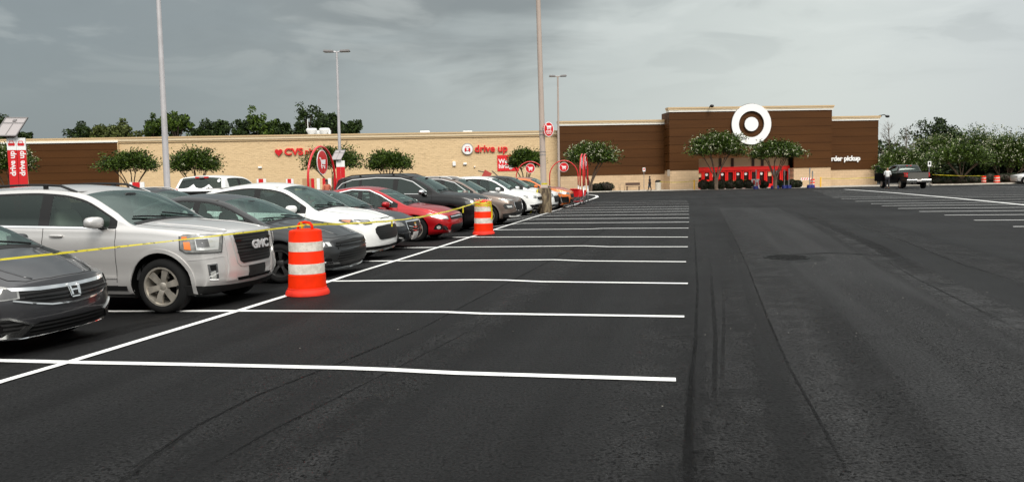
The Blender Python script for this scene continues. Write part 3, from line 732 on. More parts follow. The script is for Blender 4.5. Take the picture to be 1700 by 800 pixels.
    for i in range(len(XS)-1):
        xm = (XS[i]+XS[i+1])/2; T = min(len(rings[i]), 1)
        zr_, zb_ = rings[i][top_start][1], rings[i][nbt+NL][1]
        zr2, zb2 = rings[i+1][top_start][1], rings[i+1][nbt+NL][1]
        cab = min(zr_-zb_, zr2-zb2) > .14
        for k in range(nh-1):
            if k < nbt: s = 'under'
            elif k < nbt+NL:
                t = k-nbt
                s = 'body'
                if t < p.get('clad', 1): s = 'sill'
                if xm > p.get('bump', -.5) and t < NL-2: s = 'bumper'
                for nm, (a, b) in (('door', p['door']), ('door2', p['door2'])):
                    if b < xm < a and t >= max(2, p.get('clad', 1)): s = nm
            elif k < top_start:
                g = k-nbt-NL; s = 'body'
                if cab and p['sw1'] < xm < p['sw0']:
                    if g == 0 or g == 5: s = 'trim'
                    elif g < 5:
                        s = 'window' if xm > p.get('win2', -99) else 'win2'
                        if any(b < xm < a for a, b in pil): s = 'trim'
                elif cab and xm >= p['sw0'] and g < 6: s = 'trim'
            else:
                t = k-top_start; s = 'body'
                if xm > cowl: s = 'hood' if t >= 1 else 'body'
                elif xm > head: s = 'windshield' if t >= 1 else 'body'
                elif xm < rh and xm > rb: s = 'rear_window' if t >= 2 else 'body'
                elif p.get('roofm') : s = 'roof'
            if p.get('roofm') and s == 'body' and k >= top_start-2 and xm < cowl: s = 'roof'
            for q, (A, B) in enumerate(((idx[i][0], idx[i+1][0]), (idx[i][1], idx[i+1][1]))):
                f = (A[k], B[k], B[k+1], A[k+1])
                if q: f = f[::-1]
                F.append(f); S.append(SLOT[s])
    # caps: rows between mirrored side points
    for (row, lrow, x, half, sl, flip) in ((idx[0][0], idx[0][1], 0, rings[0], 'bumper', False), (idx[-1][0], idx[-1][1], -L, rings[-1], 'body', True)):
        full = []
        for j in range(nbt, top_start+1):
            y, z = half[j]
            fr = [q for q in nt_]
            r = []
            if j == nbt: r = [row[k] for k in range(nbt, -1, -1)]+[lrow[k] for k in range(1, nbt+1)]
            elif j == top_start: r = row[top_start:nh]+lrow[top_start:nh-1][::-1]
            else:
                for q in fr[::-1]:
                    if q == 1.: r.append(row[j]); continue
                    yy, z2 = y*q, z
                    zt2 = z
                    if j > nbt+NL:   # follow the crown of the hood edge
                        e = (j-nbt-NL)/(top_start-nbt-NL); zt2 = z+(half[nh-1][1]-half[top_start][1])*(1-q**2.3)*e
                    r.append(len(V)); V.append((x+bend(x, yy, zt2), -yy, zt2))
                for q in fr[1:]:
                    if q == 1.: r.append(lrow[j]); continue
                    yy = y*q; zt2 = z
                    if j > nbt+NL: e = (j-nbt-NL)/(top_start-nbt-NL); zt2 = z+(half[nh-1][1]-half[top_start][1])*(1-q**2.3)*e
                    r.append(len(V)); V.append((x+bend(x, yy, zt2), yy, zt2))
            full.append(r)
        for a, b in zip(full[:-1], full[1:]):
            for k in range(len(a)-1):
                f = (a[k], a[k+1], b[k+1], b[k])
                if flip: f = f[::-1]
                F.append(f); S.append(SLOT[sl])
    return V, F, S
def wheel_builder(p):
    """returns meshes (disc, tyre, rim); the wheel's outer face looks along -y, centre at origin"""
    r, rr, w = p['r'], p['rim'], .225
    Mx = frame((0, 0, 0), (1, 0, 0), (0, 0, 1))   # local z -> -y
    t = MB(); o = w/2
    t.lathe([(rr, -o+.01), (rr+.02, -o), (r-.035, -o), (r-.008, -o+.025), (r, -o+.05), (r, o-.05), (r-.008, o-.025), (r-.035, o-.002), (rr+.045, o+.004), (rr+.02, o), (rr, o-.012)], 40, Mx, close=True)
    m = MB(); m.lathe([(rr+.004, o-.012), (rr+.004, o-.002), (rr-.018, o-.004), (rr-.026, o-.03), (rr-.04, -.06), (rr-.02, -.06)], 40, Mx, close=True)
    n = p.get('spokes', 6); st = p.get('spoke', 'wide')
    zf = o-.022; zh = o-.04
    for k in range(n):
        a0 = 2*math.pi*k/n+.26
        for off, wd_ in ((0, .048),) if st == 'wide' else (((-.12, .017), (.12, .017)) if st == 'twin' else ((0, .022),)):
            c, s = math.cos(a0), math.sin(a0); V = []
            for (rad, hw, z0) in ((.045, wd_*.8, zh), ((rr-.02)*.5, wd_*.75, zf+.004), (rr-.02, wd_*1.05, zf)):
                for q in (-1, 1):
                    a1 = off*(.4+.6*rad/(rr))
                    cx, sx_ = math.cos(a0+a1), math.sin(a0+a1)
                    X = rad*cx-q*hw*sx_; Y = rad*sx_+q*hw*cx; V.append((X, Y, z0)); V.append((X, Y, z0-.03))
            V = [Mx @ Vector(v) for v in V]
            m.add(V, [(0, 4, 6, 2), (4, 8, 10, 6), (0, 1, 5, 4), (4, 5, 9, 8), (2, 6, 7, 3), (6, 10, 11, 7)])
    m.lathe([(.0001, zh+.012), (.034, zh+.010), (.062, zh-.002), (.066, zh-.03), (.0001, zh-.03)], 20, Mx)
    d = MB(); d.lathe([(.0001, -.04), (.155, -.04), (.155, -.015), (.0001, -.015)], 28, Mx); d.lathe([(.0001, -.10), (rr-.03, -.10), (rr-.03, -.06), (.0001, -.06)], 28, Mx)
    return d, t, m
def bvh_of(V, F): return BVHTree.FromPolygons([Vector(v) for v in V], F)
class Proj:
    """puts flat outlines onto the skin of a car. Front outlines are (u, z): u runs round the nose in metres from the centre line; side outlines are (x, z)"""
    def __init__(s, V, F, p): s.b = bvh_of(V, F); s.p = p; s.xc = p.get('xc', -1.15); s.R = -s.xc
    def hit(s, u, z, mode, side=1):
        d = Vector((0, 0, 0))
        if mode == 'f':
            th = u/s.R; o = Vector((s.xc, 0, z)); d = Vector((math.cos(th), -math.sin(th), 0))  # +u = right side (-y)
            q = o+d*4; d = -d; h = s.b.ray_cast(q, d)
        elif mode == 's':
            d = Vector((0, side, 0)); h = s.b.ray_cast(Vector((u, -3*side, z)), d)
        elif mode == 't':
            d = Vector((0, 0, -1)); h = s.b.ray_cast(Vector((u, z, 3)), d)
        elif mode == 'b':
            d = Vector((1, 0, 0)); h = s.b.ray_cast(Vector((-9, u, z)), d)
        if h[0] is None:
            h = s.b.find_nearest(q if mode == 'f' else Vector((u, -1*side, z)))
        nn = h[1]
        return h[0], (-nn if nn.dot(d) > 0 else nn)
    def patch(s, pts, mode='f', off=.006, cell=.05, side=1, thick=.012):
        P = []
        n = len(pts)
        for i in range(n):
            a = Vector(pts[i]); b = Vector(pts[(i+1) % n]); k = max(1, int(math.ceil((b-a).length/cell))); P += [a.lerp(b, j/k) for j in range(k)]
        ne = len(P); E = [(i, (i+1) % ne) for i in range(ne)]
        x0, x1 = min(q.x for q in P), max(q.x for q in P); y0, y1 = min(q.y for q in P), max(q.y for q in P)
        def inside(x, y):
            c = False; j = ne-1
            for i in range(ne):
                if (P[i].y > y) != (P[j].y > y) and x < (P[j].x-P[i].x)*(y-P[i].y)/(P[j].y-P[i].y)+P[i].x: c = not c
                j = i
            return c
        ins = []
        nx_, ny_ = int((x1-x0)/cell), int((y1-y0)/cell)
        for i in range(1, nx_+1):
            for j in range(1, ny_+1):
                x, y = x0+i*(x1-x0)/(nx_+1), y0+j*(y1-y0)/(ny_+1)
                if inside(x, y): ins.append(Vector((x, y)))
        r = delaunay_2d_cdt(P+ins, E, [list(range(ne))], 1, 1e-5)
        V = []; V2 = []
        for v in r[0]:
            h, nn = s.hit(v.x, v.y, mode, side)
            V.append(h+nn*off); V2.append(h-nn*thick)
        F = [tuple(f) for f in r[2]]
        cnt = {}
        for f in F:
            for a, b in zip(f, f[1:]+f[:1]): cnt[(a, b)] = 1
        nv = len(V); G = []
        for (a, b) in cnt:
            if (b, a) not in cnt: G.append((a, a+nv, b+nv, b))
        # orientation towards outside
        f = F[0]; nn = (V[f[1]]-V[f[0]]).cross(V[f[2]]-V[f[0]]); _, no = s.hit(*r[0][f[0]], mode, side)
        if nn.dot(no) < 0: F = [f[::-1] for f in F]; G = [g[::-1] for g in G]
        return V+V2, F+G
def strip_outline(pts, w):
    """closed outline round an open polyline"""
    P = [Vector(q) for q in pts]; L = []; R2 = []
    for i, q in enumerate(P):
        t = (P[min(i+1, len(P)-1)]-P[max(i-1, 0)]).normalized(); nn = Vector((-t.y, t.x))*(w/2); L.append(q+nn); R2.append(q-nn)
    return [tuple(v) for v in R2+L[::-1]]
def mir(pts): return [(-x, y) for x, y in pts][::-1]
def build_car(p, label, cat, s_, n_, group='cars parked nose out along the striped edge line', azim=0., loc=None, name='parked_car'):
    L, W = p['L'], p['W']
    paintm = p['paint']
    V, F, S = car_shell(p)
    pr = Proj(V, F, p)
    slots = ['body']*14
    me = bpy.data.meshes.new('shell'); me.from_pydata(V, [], F)
    mats = []
    for i in range(14): 
        mm = bpy.data.materials.get('slot%d' % i) or bpy.data.materials.new('slot%d' % i); me.materials.append(mm); mats.append(mm)
    me.polygons.foreach_set('material_index', S); me.update()
    o = bpy.data.objects.new('shell', me); COL.objects.link(o)
    # wheel housings
    c = MB(); Ra = p['r']+p.get('gap', .055)
    for xw in (-p['fo'], -p['fo']-p['wb']):
        for q in (-1, 1):
            Mx = frame((xw, q*(W/2-.30), p['r']+.0), (1, 0, 0), (0, 0, 1)); 
            c.lathe([(Ra, -.24*1 if q < 0 else -.55), (Ra, .55 if q < 0 else .24)], 40, Mx)
    cm = bpy.data.meshes.new('cut'); cm.from_pydata(c.V, [], c.F)
    bmq = bmesh.new(); bmq.from_mesh(cm); bmesh.ops.recalc_face_normals(bmq, faces=bmq.faces); bmq.to_mesh(cm); bmq.free()
    for mm in mats: cm.materials.append(mm)
    cm.polygons.foreach_set('material_index', [SLOT['well']]*len(cm.polygons))
    co = bpy.data.objects.new('cut', cm); COL.objects.link(co)
    bmq = bmesh.new(); bmq.from_mesh(me); bmesh.ops.recalc_face_normals(bmq, faces=bmq.faces)
    if bmq.calc_volume(signed=True) < 0: bmesh.ops.reverse_faces(bmq, faces=bmq.faces)
    bmq.to_mesh(me); bmq.free()
    b = o.modifiers.new('b', 'BOOLEAN'); b.operation = 'DIFFERENCE'; b.solver = 'EXACT'; b.object = co
    dg = bpy.context.evaluated_depsgraph_get(); me2 = bpy.data.meshes.new_from_object(o.evaluated_get(dg))
    bpy.data.objects.remove(o); bpy.data.objects.remove(co)
    me2.shade_smooth(); me2.set_sharp_from_angle(angle=R_(p.get('smooth', 62)))
    cn = [tuple(q.vector) for q in me2.corner_normals]
    if loc is None: loc = rw(s_, n_)-Vector((0, 0, 0)); ang = -AZ+azim; 
    else: ang = azim
    hd = Vector((math.cos(ang), math.sin(ang), 0)); ctr = Vector(loc)-hd*(L/2) if s_ is not None else Vector(loc)
    fx = Vector(loc)-hd*p['fo'] if s_ is not None else ctr; ctr.z = gz(fx.x, fx.y)
    root = empty(name, ctr, ang); tag(root, label, cat, group)
    SH = Matrix.Translation((L/2, 0, 0))
    glass_side = p.get('glass', GLS)
    MM = dict(body=paintm, hood=p.get('hoodm', paintm), bumper=p.get('bumperm', paintm), windshield=WSG, window=glass_side, rear_window=p.get('rglass', PRV), trim=BLK, well=DARK, door=paintm, door2=paintm, under=DARK, sill=p.get('sillm', BLK), win2=p.get('glass2', glass_side), roof=p.get('roofm', paintm))
    NAMES = dict(body='body', hood='hood', bumper='front_bumper', windshield='windshield', window='side_window', rear_window='rear_window', trim='window_trim', well='wheel_housing', door='door', door2='door', under='underbody', sill='sill', win2='side_window', roof='roof')
    inv = {v: k for k, v in SLOT.items()}
    vs = [tuple(v.co) for v in me2.vertices]
    bys = {}
    for pl in me2.polygons:
        k = inv[pl.material_index]
        sd = ''
        if k in ('door', 'door2', 'window', 'win2', 'sill', 'well'): sd = 'r' if pl.center.y < 0 else 'l'
        if k == 'well': sd += 'f' if pl.center.x > -L/2 else 'b'
        bys.setdefault((k, sd), []).append(pl)
    made = {}
    def part(name, V, F, m, parent=None, smooth=None):
        V = [(v[0]+L/2, v[1], v[2]) for v in V]; return meshobj(name, V, F, m, parent or root, smooth)
    for (k, sd), pls in bys.items():
        mp_ = {}; VV = []; FF = []; NN = []
        for pl in pls:
            f = []
            for li in pl.loop_indices:
                vi = me2.loops[li].vertex_index
                if vi not in mp_: mp_[vi] = len(VV); VV.append((vs[vi][0]+L/2, vs[vi][1], vs[vi][2]))
                f.append(mp_[vi]); NN.append(cn[li])
            FF.append(f)
        me_ = bpy.data.meshes.new(NAMES[k]); me_.from_pydata(VV, [], FF); me_.update(); me_.shade_smooth()
        me_.normals_split_custom_set(NN)
        made[(k, sd)] = link(NAMES[k], me_, MM[k], root)
    bpy.data.meshes.remove(me2)
    # wheels
    key = ('wheel', p['r'], p['rim'], p.get('spokes', 6), p.get('spoke', 'wide'), p.get('rimm', ALU).name)
    if key not in _m:
        d, t, m = wheel_builder(p); _m[key] = [d, t, m]
        for q, (mb, mt, sm) in enumerate(((d, GLB, None), (t, RUB, 35), (m, p.get('rimm', ALU), 35))):
            tmp = mb.build('x', mt, None, sm); _m[key][q] = tmp.data; bpy.data.objects.remove(tmp)
    for xw in (-p['fo'], -p['fo']-p['wb']):
        for q in (-1, 1):
            w = link('wheel', _m[key][0], None, root); w.location = (xw+L/2, q*(W/2-.135), p['r']-.005)
            w.rotation_euler = (0, 0, 0 if q < 0 else math.pi)
            if 'steer' in p and xw > -2: w.rotation_euler.z += p['steer']
            link('tyre', _m[key][1], None, w); link('rim', _m[key][2], None, w)
            # arch lip
            a0, a1 = -12, 192; pts = []
            Ro = Ra+p.get('flare', .03); zc_ = p['r']
            if q < 0 or True:
                A = [math.radians(a0+(a1-a0)*i/22) for i in range(23)]
                out = [(xw+Ro*math.cos(a), max(.2, zc_+Ro*math.sin(a))) for a in A]+[(xw+(Ra+.002)*math.cos(a), max(.2, zc_+(Ra+.002)*math.sin(a))) for a in A[::-1]]
                try:
                    v_, f_ = pr.patch(out, 's', p.get('flare_off', .010), .09, side=-q, thick=.03); part('wheel_arch_trim', v_, f_, p.get('flarem', paintm), None, 40)
                except Exception as ex: print('arch', ex)
    # painted outlines: front details
    host = made.get(('bumper', ''))
    hood = made.get(('hood', ''))
    for d in p.get('det', []):
        nm, mode, pts, off, m = d[:5]; both = d[5] if len(d) > 5 else False; sub = d[6] if len(d) > 6 else None
        for q in ((0, 1) if both else (0,)):
            pp = (mir(pts) if q and mode == 'f' else pts)
            if nm.startswith('~'): pass
            v_, f_ = pr.patch(pp, mode, off, .06, side=-1 if (q and mode == 's') else 1, thick=.01)
            part(nm, v_, f_, m, None, 40)
    # door gaps, handles
    sl = MB()
    for q in (1, -1):
        for x in p.get('seams', []):
            z0 = p.get('seamz', .36); z1 = pchip(p['belt'])(x)-.005
            v_, f_ = pr.patch([(x-.004, z0), (x+.004, z0), (x+.004, z1), (x-.004, z1)], 's', .0015, .06, side=q, thick=.004); sl.add(v_, f_)
        if p.get('seams'):
            xa, xb = max(p['seams']), min(p['seams']); z0 = p.get('seamz', .36)
            v_, f_ = pr.patch([(xb, z0-.004), (xa, z0-.004), (xa, z0+.004), (xb, z0+.004)], 's', .0015, .08, side=q, thick=.004); sl.add(v_, f_)
    for nm, q0 in (('hood', p.get('hoodgap', .11)),):
        P_ = [(-.05+0*q0, .0)]
    sl.V = [(v[0]+L/2, v[1], v[2]) for v in sl.V]
    if sl.V: sl.build('panel_gap', RUB, root)
    for q in (1, -1):
        for x in p.get('handles', []):
            zb_ = pchip(p['belt'])(x); z = zb_-p.get('hdz', .10)
            h, nn = pr.hit(x, z, 's', q)
            hm = MB(); hm.ell((x+L/2, h.y-q*.024, z), (.105, .014, .017), 12, 8, p=.7); hm.ell((x+L/2-.08, h.y-q*.012, z), (.02, .02, .014)); hm.ell((x+L/2+.08, h.y-q*.012, z), (.02, .02, .014))
            host_ = made.get(('door' if x > p['door'][1] else 'door2', 'r' if q > 0 else 'l'), root)
            hm.build('door_handle', p.get('handlem', paintm), host_, 180)
        # mirror
        mxp = p.get('mirror', (p['sw0']-.10, pchip(p['belt'])(p['sw0'])+.09)); h, nn = pr.hit(mxp[0], mxp[1]-.07, 's', q)
        mm = MB(); yy = h.y-q*.145
        mm.ell((mxp[0]+L/2, yy, mxp[1]), (.085, .125, .075), 16, 10, Matrix.Rotation(R_(-14*q), 3, 'Z'), .72); mo = mm.build('side_mirror', p.get('mirrorm', paintm), root, 180)
        mm = MB(); mm.box((mxp[0]+L/2-.01, h.y-q*.05, mxp[1]-.065), (.09, .16, .035)); mm.box((mxp[0]+L/2-.062, yy, mxp[1]), (.05, .19, .11)); bevel(mm.build('mirror_arm', GLB, mo), .01)
    # interior
    if p.get('inside', True):
        sm_ = p.get('seatm', SEATM); cw = p['cowl']+L/2; zbel = pchip(p['belt'])(p['cowl']-.6); wi = W-.30
        m = MB(); x0 = p['rbase']+L/2+.1; zf = .42
        m.box2((x0, -wi/2, zf), (cw+.1, wi/2, zf+.04))
        for q in (-1, 1): m.box2((x0, q*(wi/2), zf), (cw+.05, q*(wi/2+.03), zbel-.03))
        m.box2((x0-.03, -wi/2, zf), (x0, wi/2, zbel-.05)); m.box2((cw+.05, -wi/2, zf), (cw+.08, wi/2, zbel-.08))
        m.box2((cw-.45, -wi/2, zbel-.22), (cw+.06, wi/2, zbel-.06)); m.box2((p['cowl']+L/2-1.6, -.11, zf), (cw-.3, .11, zf+.32))
        m.box2((x0, -wi/2, zf), (x0+.35, wi/2, zbel-.12)); bevel(m.build('interior_trim', INT, root), .02)
        zt_ = p['H']
        hz = MB(); hz.box2((p['rhead']+L/2+.1, -wi/2+.14, zt_-.115), (p['head']+L/2-.1, wi/2-.14, zt_-.10)); hz.build('headliner', mat('headliner', (.16, .155, .15), .9), root)
        for xs_ in (-1.12, -2.02):
            for q in ((-1, 1) if xs_ > -1.5 else (-1, 0, 1)):
                wq = .25 if xs_ > -1.5 else .21; yq = q*(.37 if xs_ > -1.5 else .43); xx = cw+xs_
                s1 = MB(); Mr = Matrix.Rotation(R_(-16), 3, 'Y'); zs = zbel-.44
                s1.ell((xx+.05, yq, zs), (.27, wq, .11), 14, 8, None, .6); s1.ell((xx-.24, yq, zs+.33), (.09, wq, .36), 14, 8, Mr, .55)
                s1.ell((xx-.35, yq, zs+.74), (.055, .135, .095), 12, 8, Mr, .7); s1.tube([(xx-.32, yq, zs+.55), (xx-.35, yq, zs+.70)], .012, 5)
                s1.build('seat', sm_, root, 180)
        st_ = MB(); Mw = Matrix.Rotation(R_(62), 3, 'Y'); cc_ = Vector((cw-.52, .37, zbel-.06)); pts = [cc_+Mw @ Vector((.185*math.cos(2*math.pi*k/24), .185*math.sin(2*math.pi*k/24), 0)) for k in range(25)]
        st_.tube(pts, .016, 6, False); st_.ell(tuple(cc_), (.03, .07, .06)); st_.tube([pts[0], pts[12]], .014, 5); st_.tube([pts[6], pts[18]], .014, 5); st_.tube([cc_, cc_+Vector((.2, 0, -.06))], .03, 6)
        st_.build('steering_wheel', INT, root, 180)
        rv = MB(); rv.ell((p['head']+L/2+.16, 0, zt_-.17), (.02, .12, .035), 12, 8, None, .6); rv.build('rear_view_mirror', GLB, root, 180)
    # wipers and dark cowl
    wp = MB()
    for y0, y1 in ((.55, -.02), (-.08, -.62)):
        P3 = []
        for k in range(6):
            y = y0+(y1-y0)*k/5; x = p['cowl']-.05-.10*k/5
            h = pr.b.ray_cast(Vector((x, y, 3)), Vector((0, 0, -1)))[0]; P3.append((h.x+L/2, y, h.z+.022))
        wp.tube(P3, .011, 5)
    wp.build('wiper', RUB, root)
    v_, f_ = pr.patch([(p['cowl']+.01, -W/2*.80), (p['cowl']+.01, W/2*.80), (p['cowl']-.07, W/2*.78), (p['cowl']-.07, -W/2*.78)], 't', .004, .08); part('cowl_panel', v_, f_, BLK)
    # hood gap lines and edge
    hg = p.get('hg', W/2*.80); nz = p.get('hgx', -.16)
    gl = MB()
    for q in (-1, 1):
        v_, f_ = pr.patch(strip_outline([(p['cowl'], q*hg), (p['cowl']*.6, q*hg), (nz-.12, q*hg*.90)], .009), 't', .002, .1, thick=.004); gl.add(v_, f_)
    v_, f_ = pr.patch(strip_outline([(nz-.12, -hg*.90), (nz-.01, -hg*.72), (nz+.05, -hg*.3), (nz+.05, hg*.3), (nz-.01, hg*.72), (nz-.12, hg*.90)], .010), 't', .002, .08, thick=.004); gl.add(v_, f_)
    for e_ in p.get('hoodlines', []):
        for q in (-1, 1):
            v_, f_ = pr.patch(strip_outline([(x, q*y) for x, y in e_], .02), 't', .006, .1, thick=.004)
            part('hood_crease', v_, f_, paintm, None, 180)
    gl.V = [(v[0]+L/2, v[1], v[2]) for v in gl.V]; gl.build('hood_gap', RUB, root)
    if p.get('rails'):
        rl = MB()
        for q in (-1, 1):
            P3 = []; x0, x1 = p['head']-.15, p['rhead']+.1
            for k in range(9):
                x = x0+(x1-x0)*k/8; zz_ = pchip(p['top'])(x); y = q*(p['ry']); h = pr.b.ray_cast(Vector((x, y, 3)), Vector((0, 0, -1)))[0]
                P3.append((x+L/2, y, h.z+(.055 if 0 < k < 8 else .0)))
            rl.tube(P3, .018, 6)
            for k in (2, 6): rl.box((P3[k][0], P3[k][1], P3[k][2]-.03), (.06, .03, .05))
        rl.build('roof_rail', p['rails'], root)
    return root, pr, part
SILV = paint('silver_paint', (.60, .585, .57), .5, .36); GUN = paint('gunmetal_paint', (.050, .050, .054), .6, .32, .7); CHAR = paint('charcoal_paint', (.036, .037, .038), .55, .3, .6)
WHP = paint('white_paint', (.80, .80, .78), 0, .4); BLP = paint('black_paint', (.003, .003, .0035), .0, .3, .35); REDP = paint('red_paint', (.40, .004, .008), .35, .3)
TAU = paint('taupe_paint', (.19, .145, .12), .5, .34); ORP = paint('orange_paint', (.72, .17, .025), .2, .34); DGR = paint('dark_grey_paint', (.028, .031, .035), .5, .3, .6)
BKP = mat('cladding', (.012, .012, .012), .6, spec=.25, bump=.1, bscale=150)
def suv(**k):
    d = dict(L=4.6, W=1.86, H=1.68, wb=2.70, fo=.93, r=.352, rim=.238, cowl=-1.18, head=-2.02, rhead=-4.2, rbase=-4.45, sw0=-1.55, sw1=-4.1,
             top=[(0, .90), (-.12, .94), (-.5, 1.03), (-1.18, 1.12), (-1.5, 1.31), (-2.02, 1.575), (-2.35, 1.645), (-2.8, 1.675), (-3.8, 1.64), (-4.2, 1.56), (-4.45, 1.12), (-4.6, 1.02)],
             belt=[(0, .83), (-.5, .94), (-1.2, 1.02), (-2.5, 1.06), (-4.6, 1.14)], nose=[(.2, -.16), (.36, -.03), (.55, 0), (.8, -.03), (1., -.12)],
             door=(-1.42, -2.52), door2=(-2.52, -3.55), seams=[-1.42, -2.52, -3.55], handles=[-2.32, -3.38], pillars=[(-2.46, -2.60), (-3.52, -3.60)], win2=-2.52,
             glass2=PRV, rails=None, ry=.60, clad=2, flarem=BKP, flare=.055, flare_off=.016, paint=WHP)
    d.update(k); return d
def sedan(**k):
    d = dict(L=4.75, W=1.82, H=1.45, wb=2.75, fo=.94, r=.325, rim=.225, cowl=-1.20, head=-2.08, rhead=-3.42, rbase=-4.12, sw0=-1.62, sw1=-3.95,
             top=[(0, .70), (-.12, .75), (-.5, .87), (-1.20, .975), (-1.55, 1.14), (-2.08, 1.365), (-2.4, 1.43), (-2.75, 1.45), (-3.42, 1.36), (-4.12, 1.08), (-4.7, 1.02), (-4.75, .98)],
             belt=[(0, .64), (-.5, .79), (-1.2, .885), (-2.5, .92), (-3.9, .96), (-4.75, .93)], nose=[(.15, -.18), (.3, -.03), (.45, 0), (.62, -.03), (.8, -.14)],
             door=(-1.45, -2.56), door2=(-2.56, -3.50), seams=[-1.45, -2.56, -3.5], handles=[-2.38, -3.34], pillars=[(-2.50, -2.62), (-3.42, -3.48)], crown=.045, seamz=.28,
             clad=1, paint=CHAR, flare=.012, flare_off=.006, tumble=.36, bot=[(0, .20), (-.5, .16), (-2.4, .16), (-4.2, .18), (-4.75, .28)], gap=.045)
    d.update(k); return d
MESH, nt, b = node_mat('grille_mesh'); c = N('ShaderNodeTexCoord'); vo = N('ShaderNodeTexWave', i_Scale=7.5); vo.bands_direction = 'Z'
LK(c.outputs['Object'], vo.inputs['Vector']); LK(MIXC(MAPR(vo.outputs['Fac'], .75, .35), (.022, .022, .022), (.0015, .0015, .0015)), b.inputs['Base Color']); b.inputs['Roughness'].default_value = .5; b.inputs['Specular IOR Level'].default_value = .2
FOG = mat('fog_lamp', (.75, .75, .72), .1, .6, coat=1.)
CHD = mat('brushed_trim', (.55, .55, .54), .22, 1.)
RFL = mat('headlamp_reflector', (.82, .82, .80), .12, .6, coat=1.)
def rect(u0, u1, z0, z1): return [(u0, z0), (u1, z0), (u1, z1), (u0, z1)]
# ---- 1 gunmetal hatchback, nose at the left edge of the photo
hon = sedan(L=4.08, W=1.70, H=1.52, wb=2.53, fo=.85, r=.30, cowl=-.98, head=-1.92, rhead=-3.62, rbase=-3.98, sw0=-1.45, sw1=-3.5,
    top=[(0, .755), (-.10, .79), (-.45, .905), (-.98, 1.035), (-1.4, 1.25), (-1.92, 1.44), (-2.3, 1.50), (-2.8, 1.52), (-3.62, 1.42), (-3.98, 1.05), (-4.08, .98)],
    belt=[(0, .69), (-.4, .84), (-.98, .95), (-2.5, 1.0), (-4.08, 1.05)], nose=[(.15, -.16), (.24, -.04), (.40, 0), (.55, -.01), (.68, -.05), (.85, -.14)], na=(.20, .17), nw=.11,
    door=(-1.2, -2.3), door2=(-2.3, -3.2), seams=[-1.2, -2.3, -3.2], handles=[-2.1, -3.05], pillars=[(-2.25, -2.36)], paint=GUN, hg=.62,
    hoodlines=[[(-.95, .50), (-.5, .46), (-.18, .36)]], det=[
    ('grille', 'f', [(-.62, .575), (-.30, .520), (0, .505), (.30, .520), (.62, .575), (.66, .665), (.35, .665), (0, .655), (-.35, .665), (-.66, .665)], .006, MESH),
    ('grille_bar', 'f', [(-.66, .675), (-.40, .655), (0, .648), (.40, .655), (.66, .675), (.70, .71), (.40, .690), (0, .682), (-.40, .690), (-.70, .71)], .016, CHR),
    ('grille_bar', 'f', strip_outline([(-.66, .585), (-.5, .545), (-.30, .505), (0, .488), (.30, .505), (.5, .545), (.66, .585)], .015), .018, CHR),
    ('grille_slat', 'f', strip_outline([(-.55, .605), (0, .590), (.55, .605)], .014), .014, GLB), ('grille_slat', 'f', strip_outline([(-.5, .575), (0, .552), (.5, .575)], .014), .014, GLB),
    ('headlight', 'f', [(.60, .60), (.80, .59), (1.02, .64), (1.16, .74), (1.15, .79), (.98, .775), (.72, .72), (.60, .69)], .010, LENS, True),
    ('headlight_bezel', 'f', [(.62, .612), (.78, .605), (.80, .66), (.78, .70), (.72, .705), (.62, .675)], .014, LDK, True),
    ('headlight_lens', 'f', [(.83, .62), (.96, .65), (.99, .72), (.94, .74), (.84, .715)], .016, RFL, True),
    ('indicator_lens', 'f', [(1.04, .68), (1.12, .735), (1.12, .775), (1.06, .765)], .016, mat('pale_amber', (.65, .42, .22), .15, coat=1.), True),
    ('lower_grille', 'f', [(-.50, .225), (.50, .225), (.56, .30), (.42, .345), (-.42, .345), (-.56, .30)], .006, MESH),
    ('lower_lip', 'f', strip_outline([(-1.12, .24), (-.9, .205), (-.5, .190), (0, .186), (.5, .190), (.9, .205), (1.12, .24)], .014), .012, CHR),
    ('fog_recess', 'f', [(.60, .25), (1.0, .24), (1.04, .30), (.98, .40), (.70, .405), (.52, .33)], .006, MESH, True),
    ('fog_bezel', 'f', strip_outline([(.98, .415), (.70, .418), (.50, .33), (.60, .238), (1.02, .228)], .022), .016, CHD, True),
    ('fog_bezel', 'f', [(.50, .325), (.60, .235), (.78, .232), (.72, .275), (.62, .285), (.56, .33)], .018, CHD, True),
    ('fog_lamp', 'f', [(.84+.05*math.cos(t*.4), .325+.045*math.sin(t*.4)) for t in range(16)], .020, FOG, True),
    ('fog_surround', 'f', [(.84+.085*math.cos(t*.4), .325+.065*math.sin(t*.4)) for t in range(16)], .012, GLB, True)])
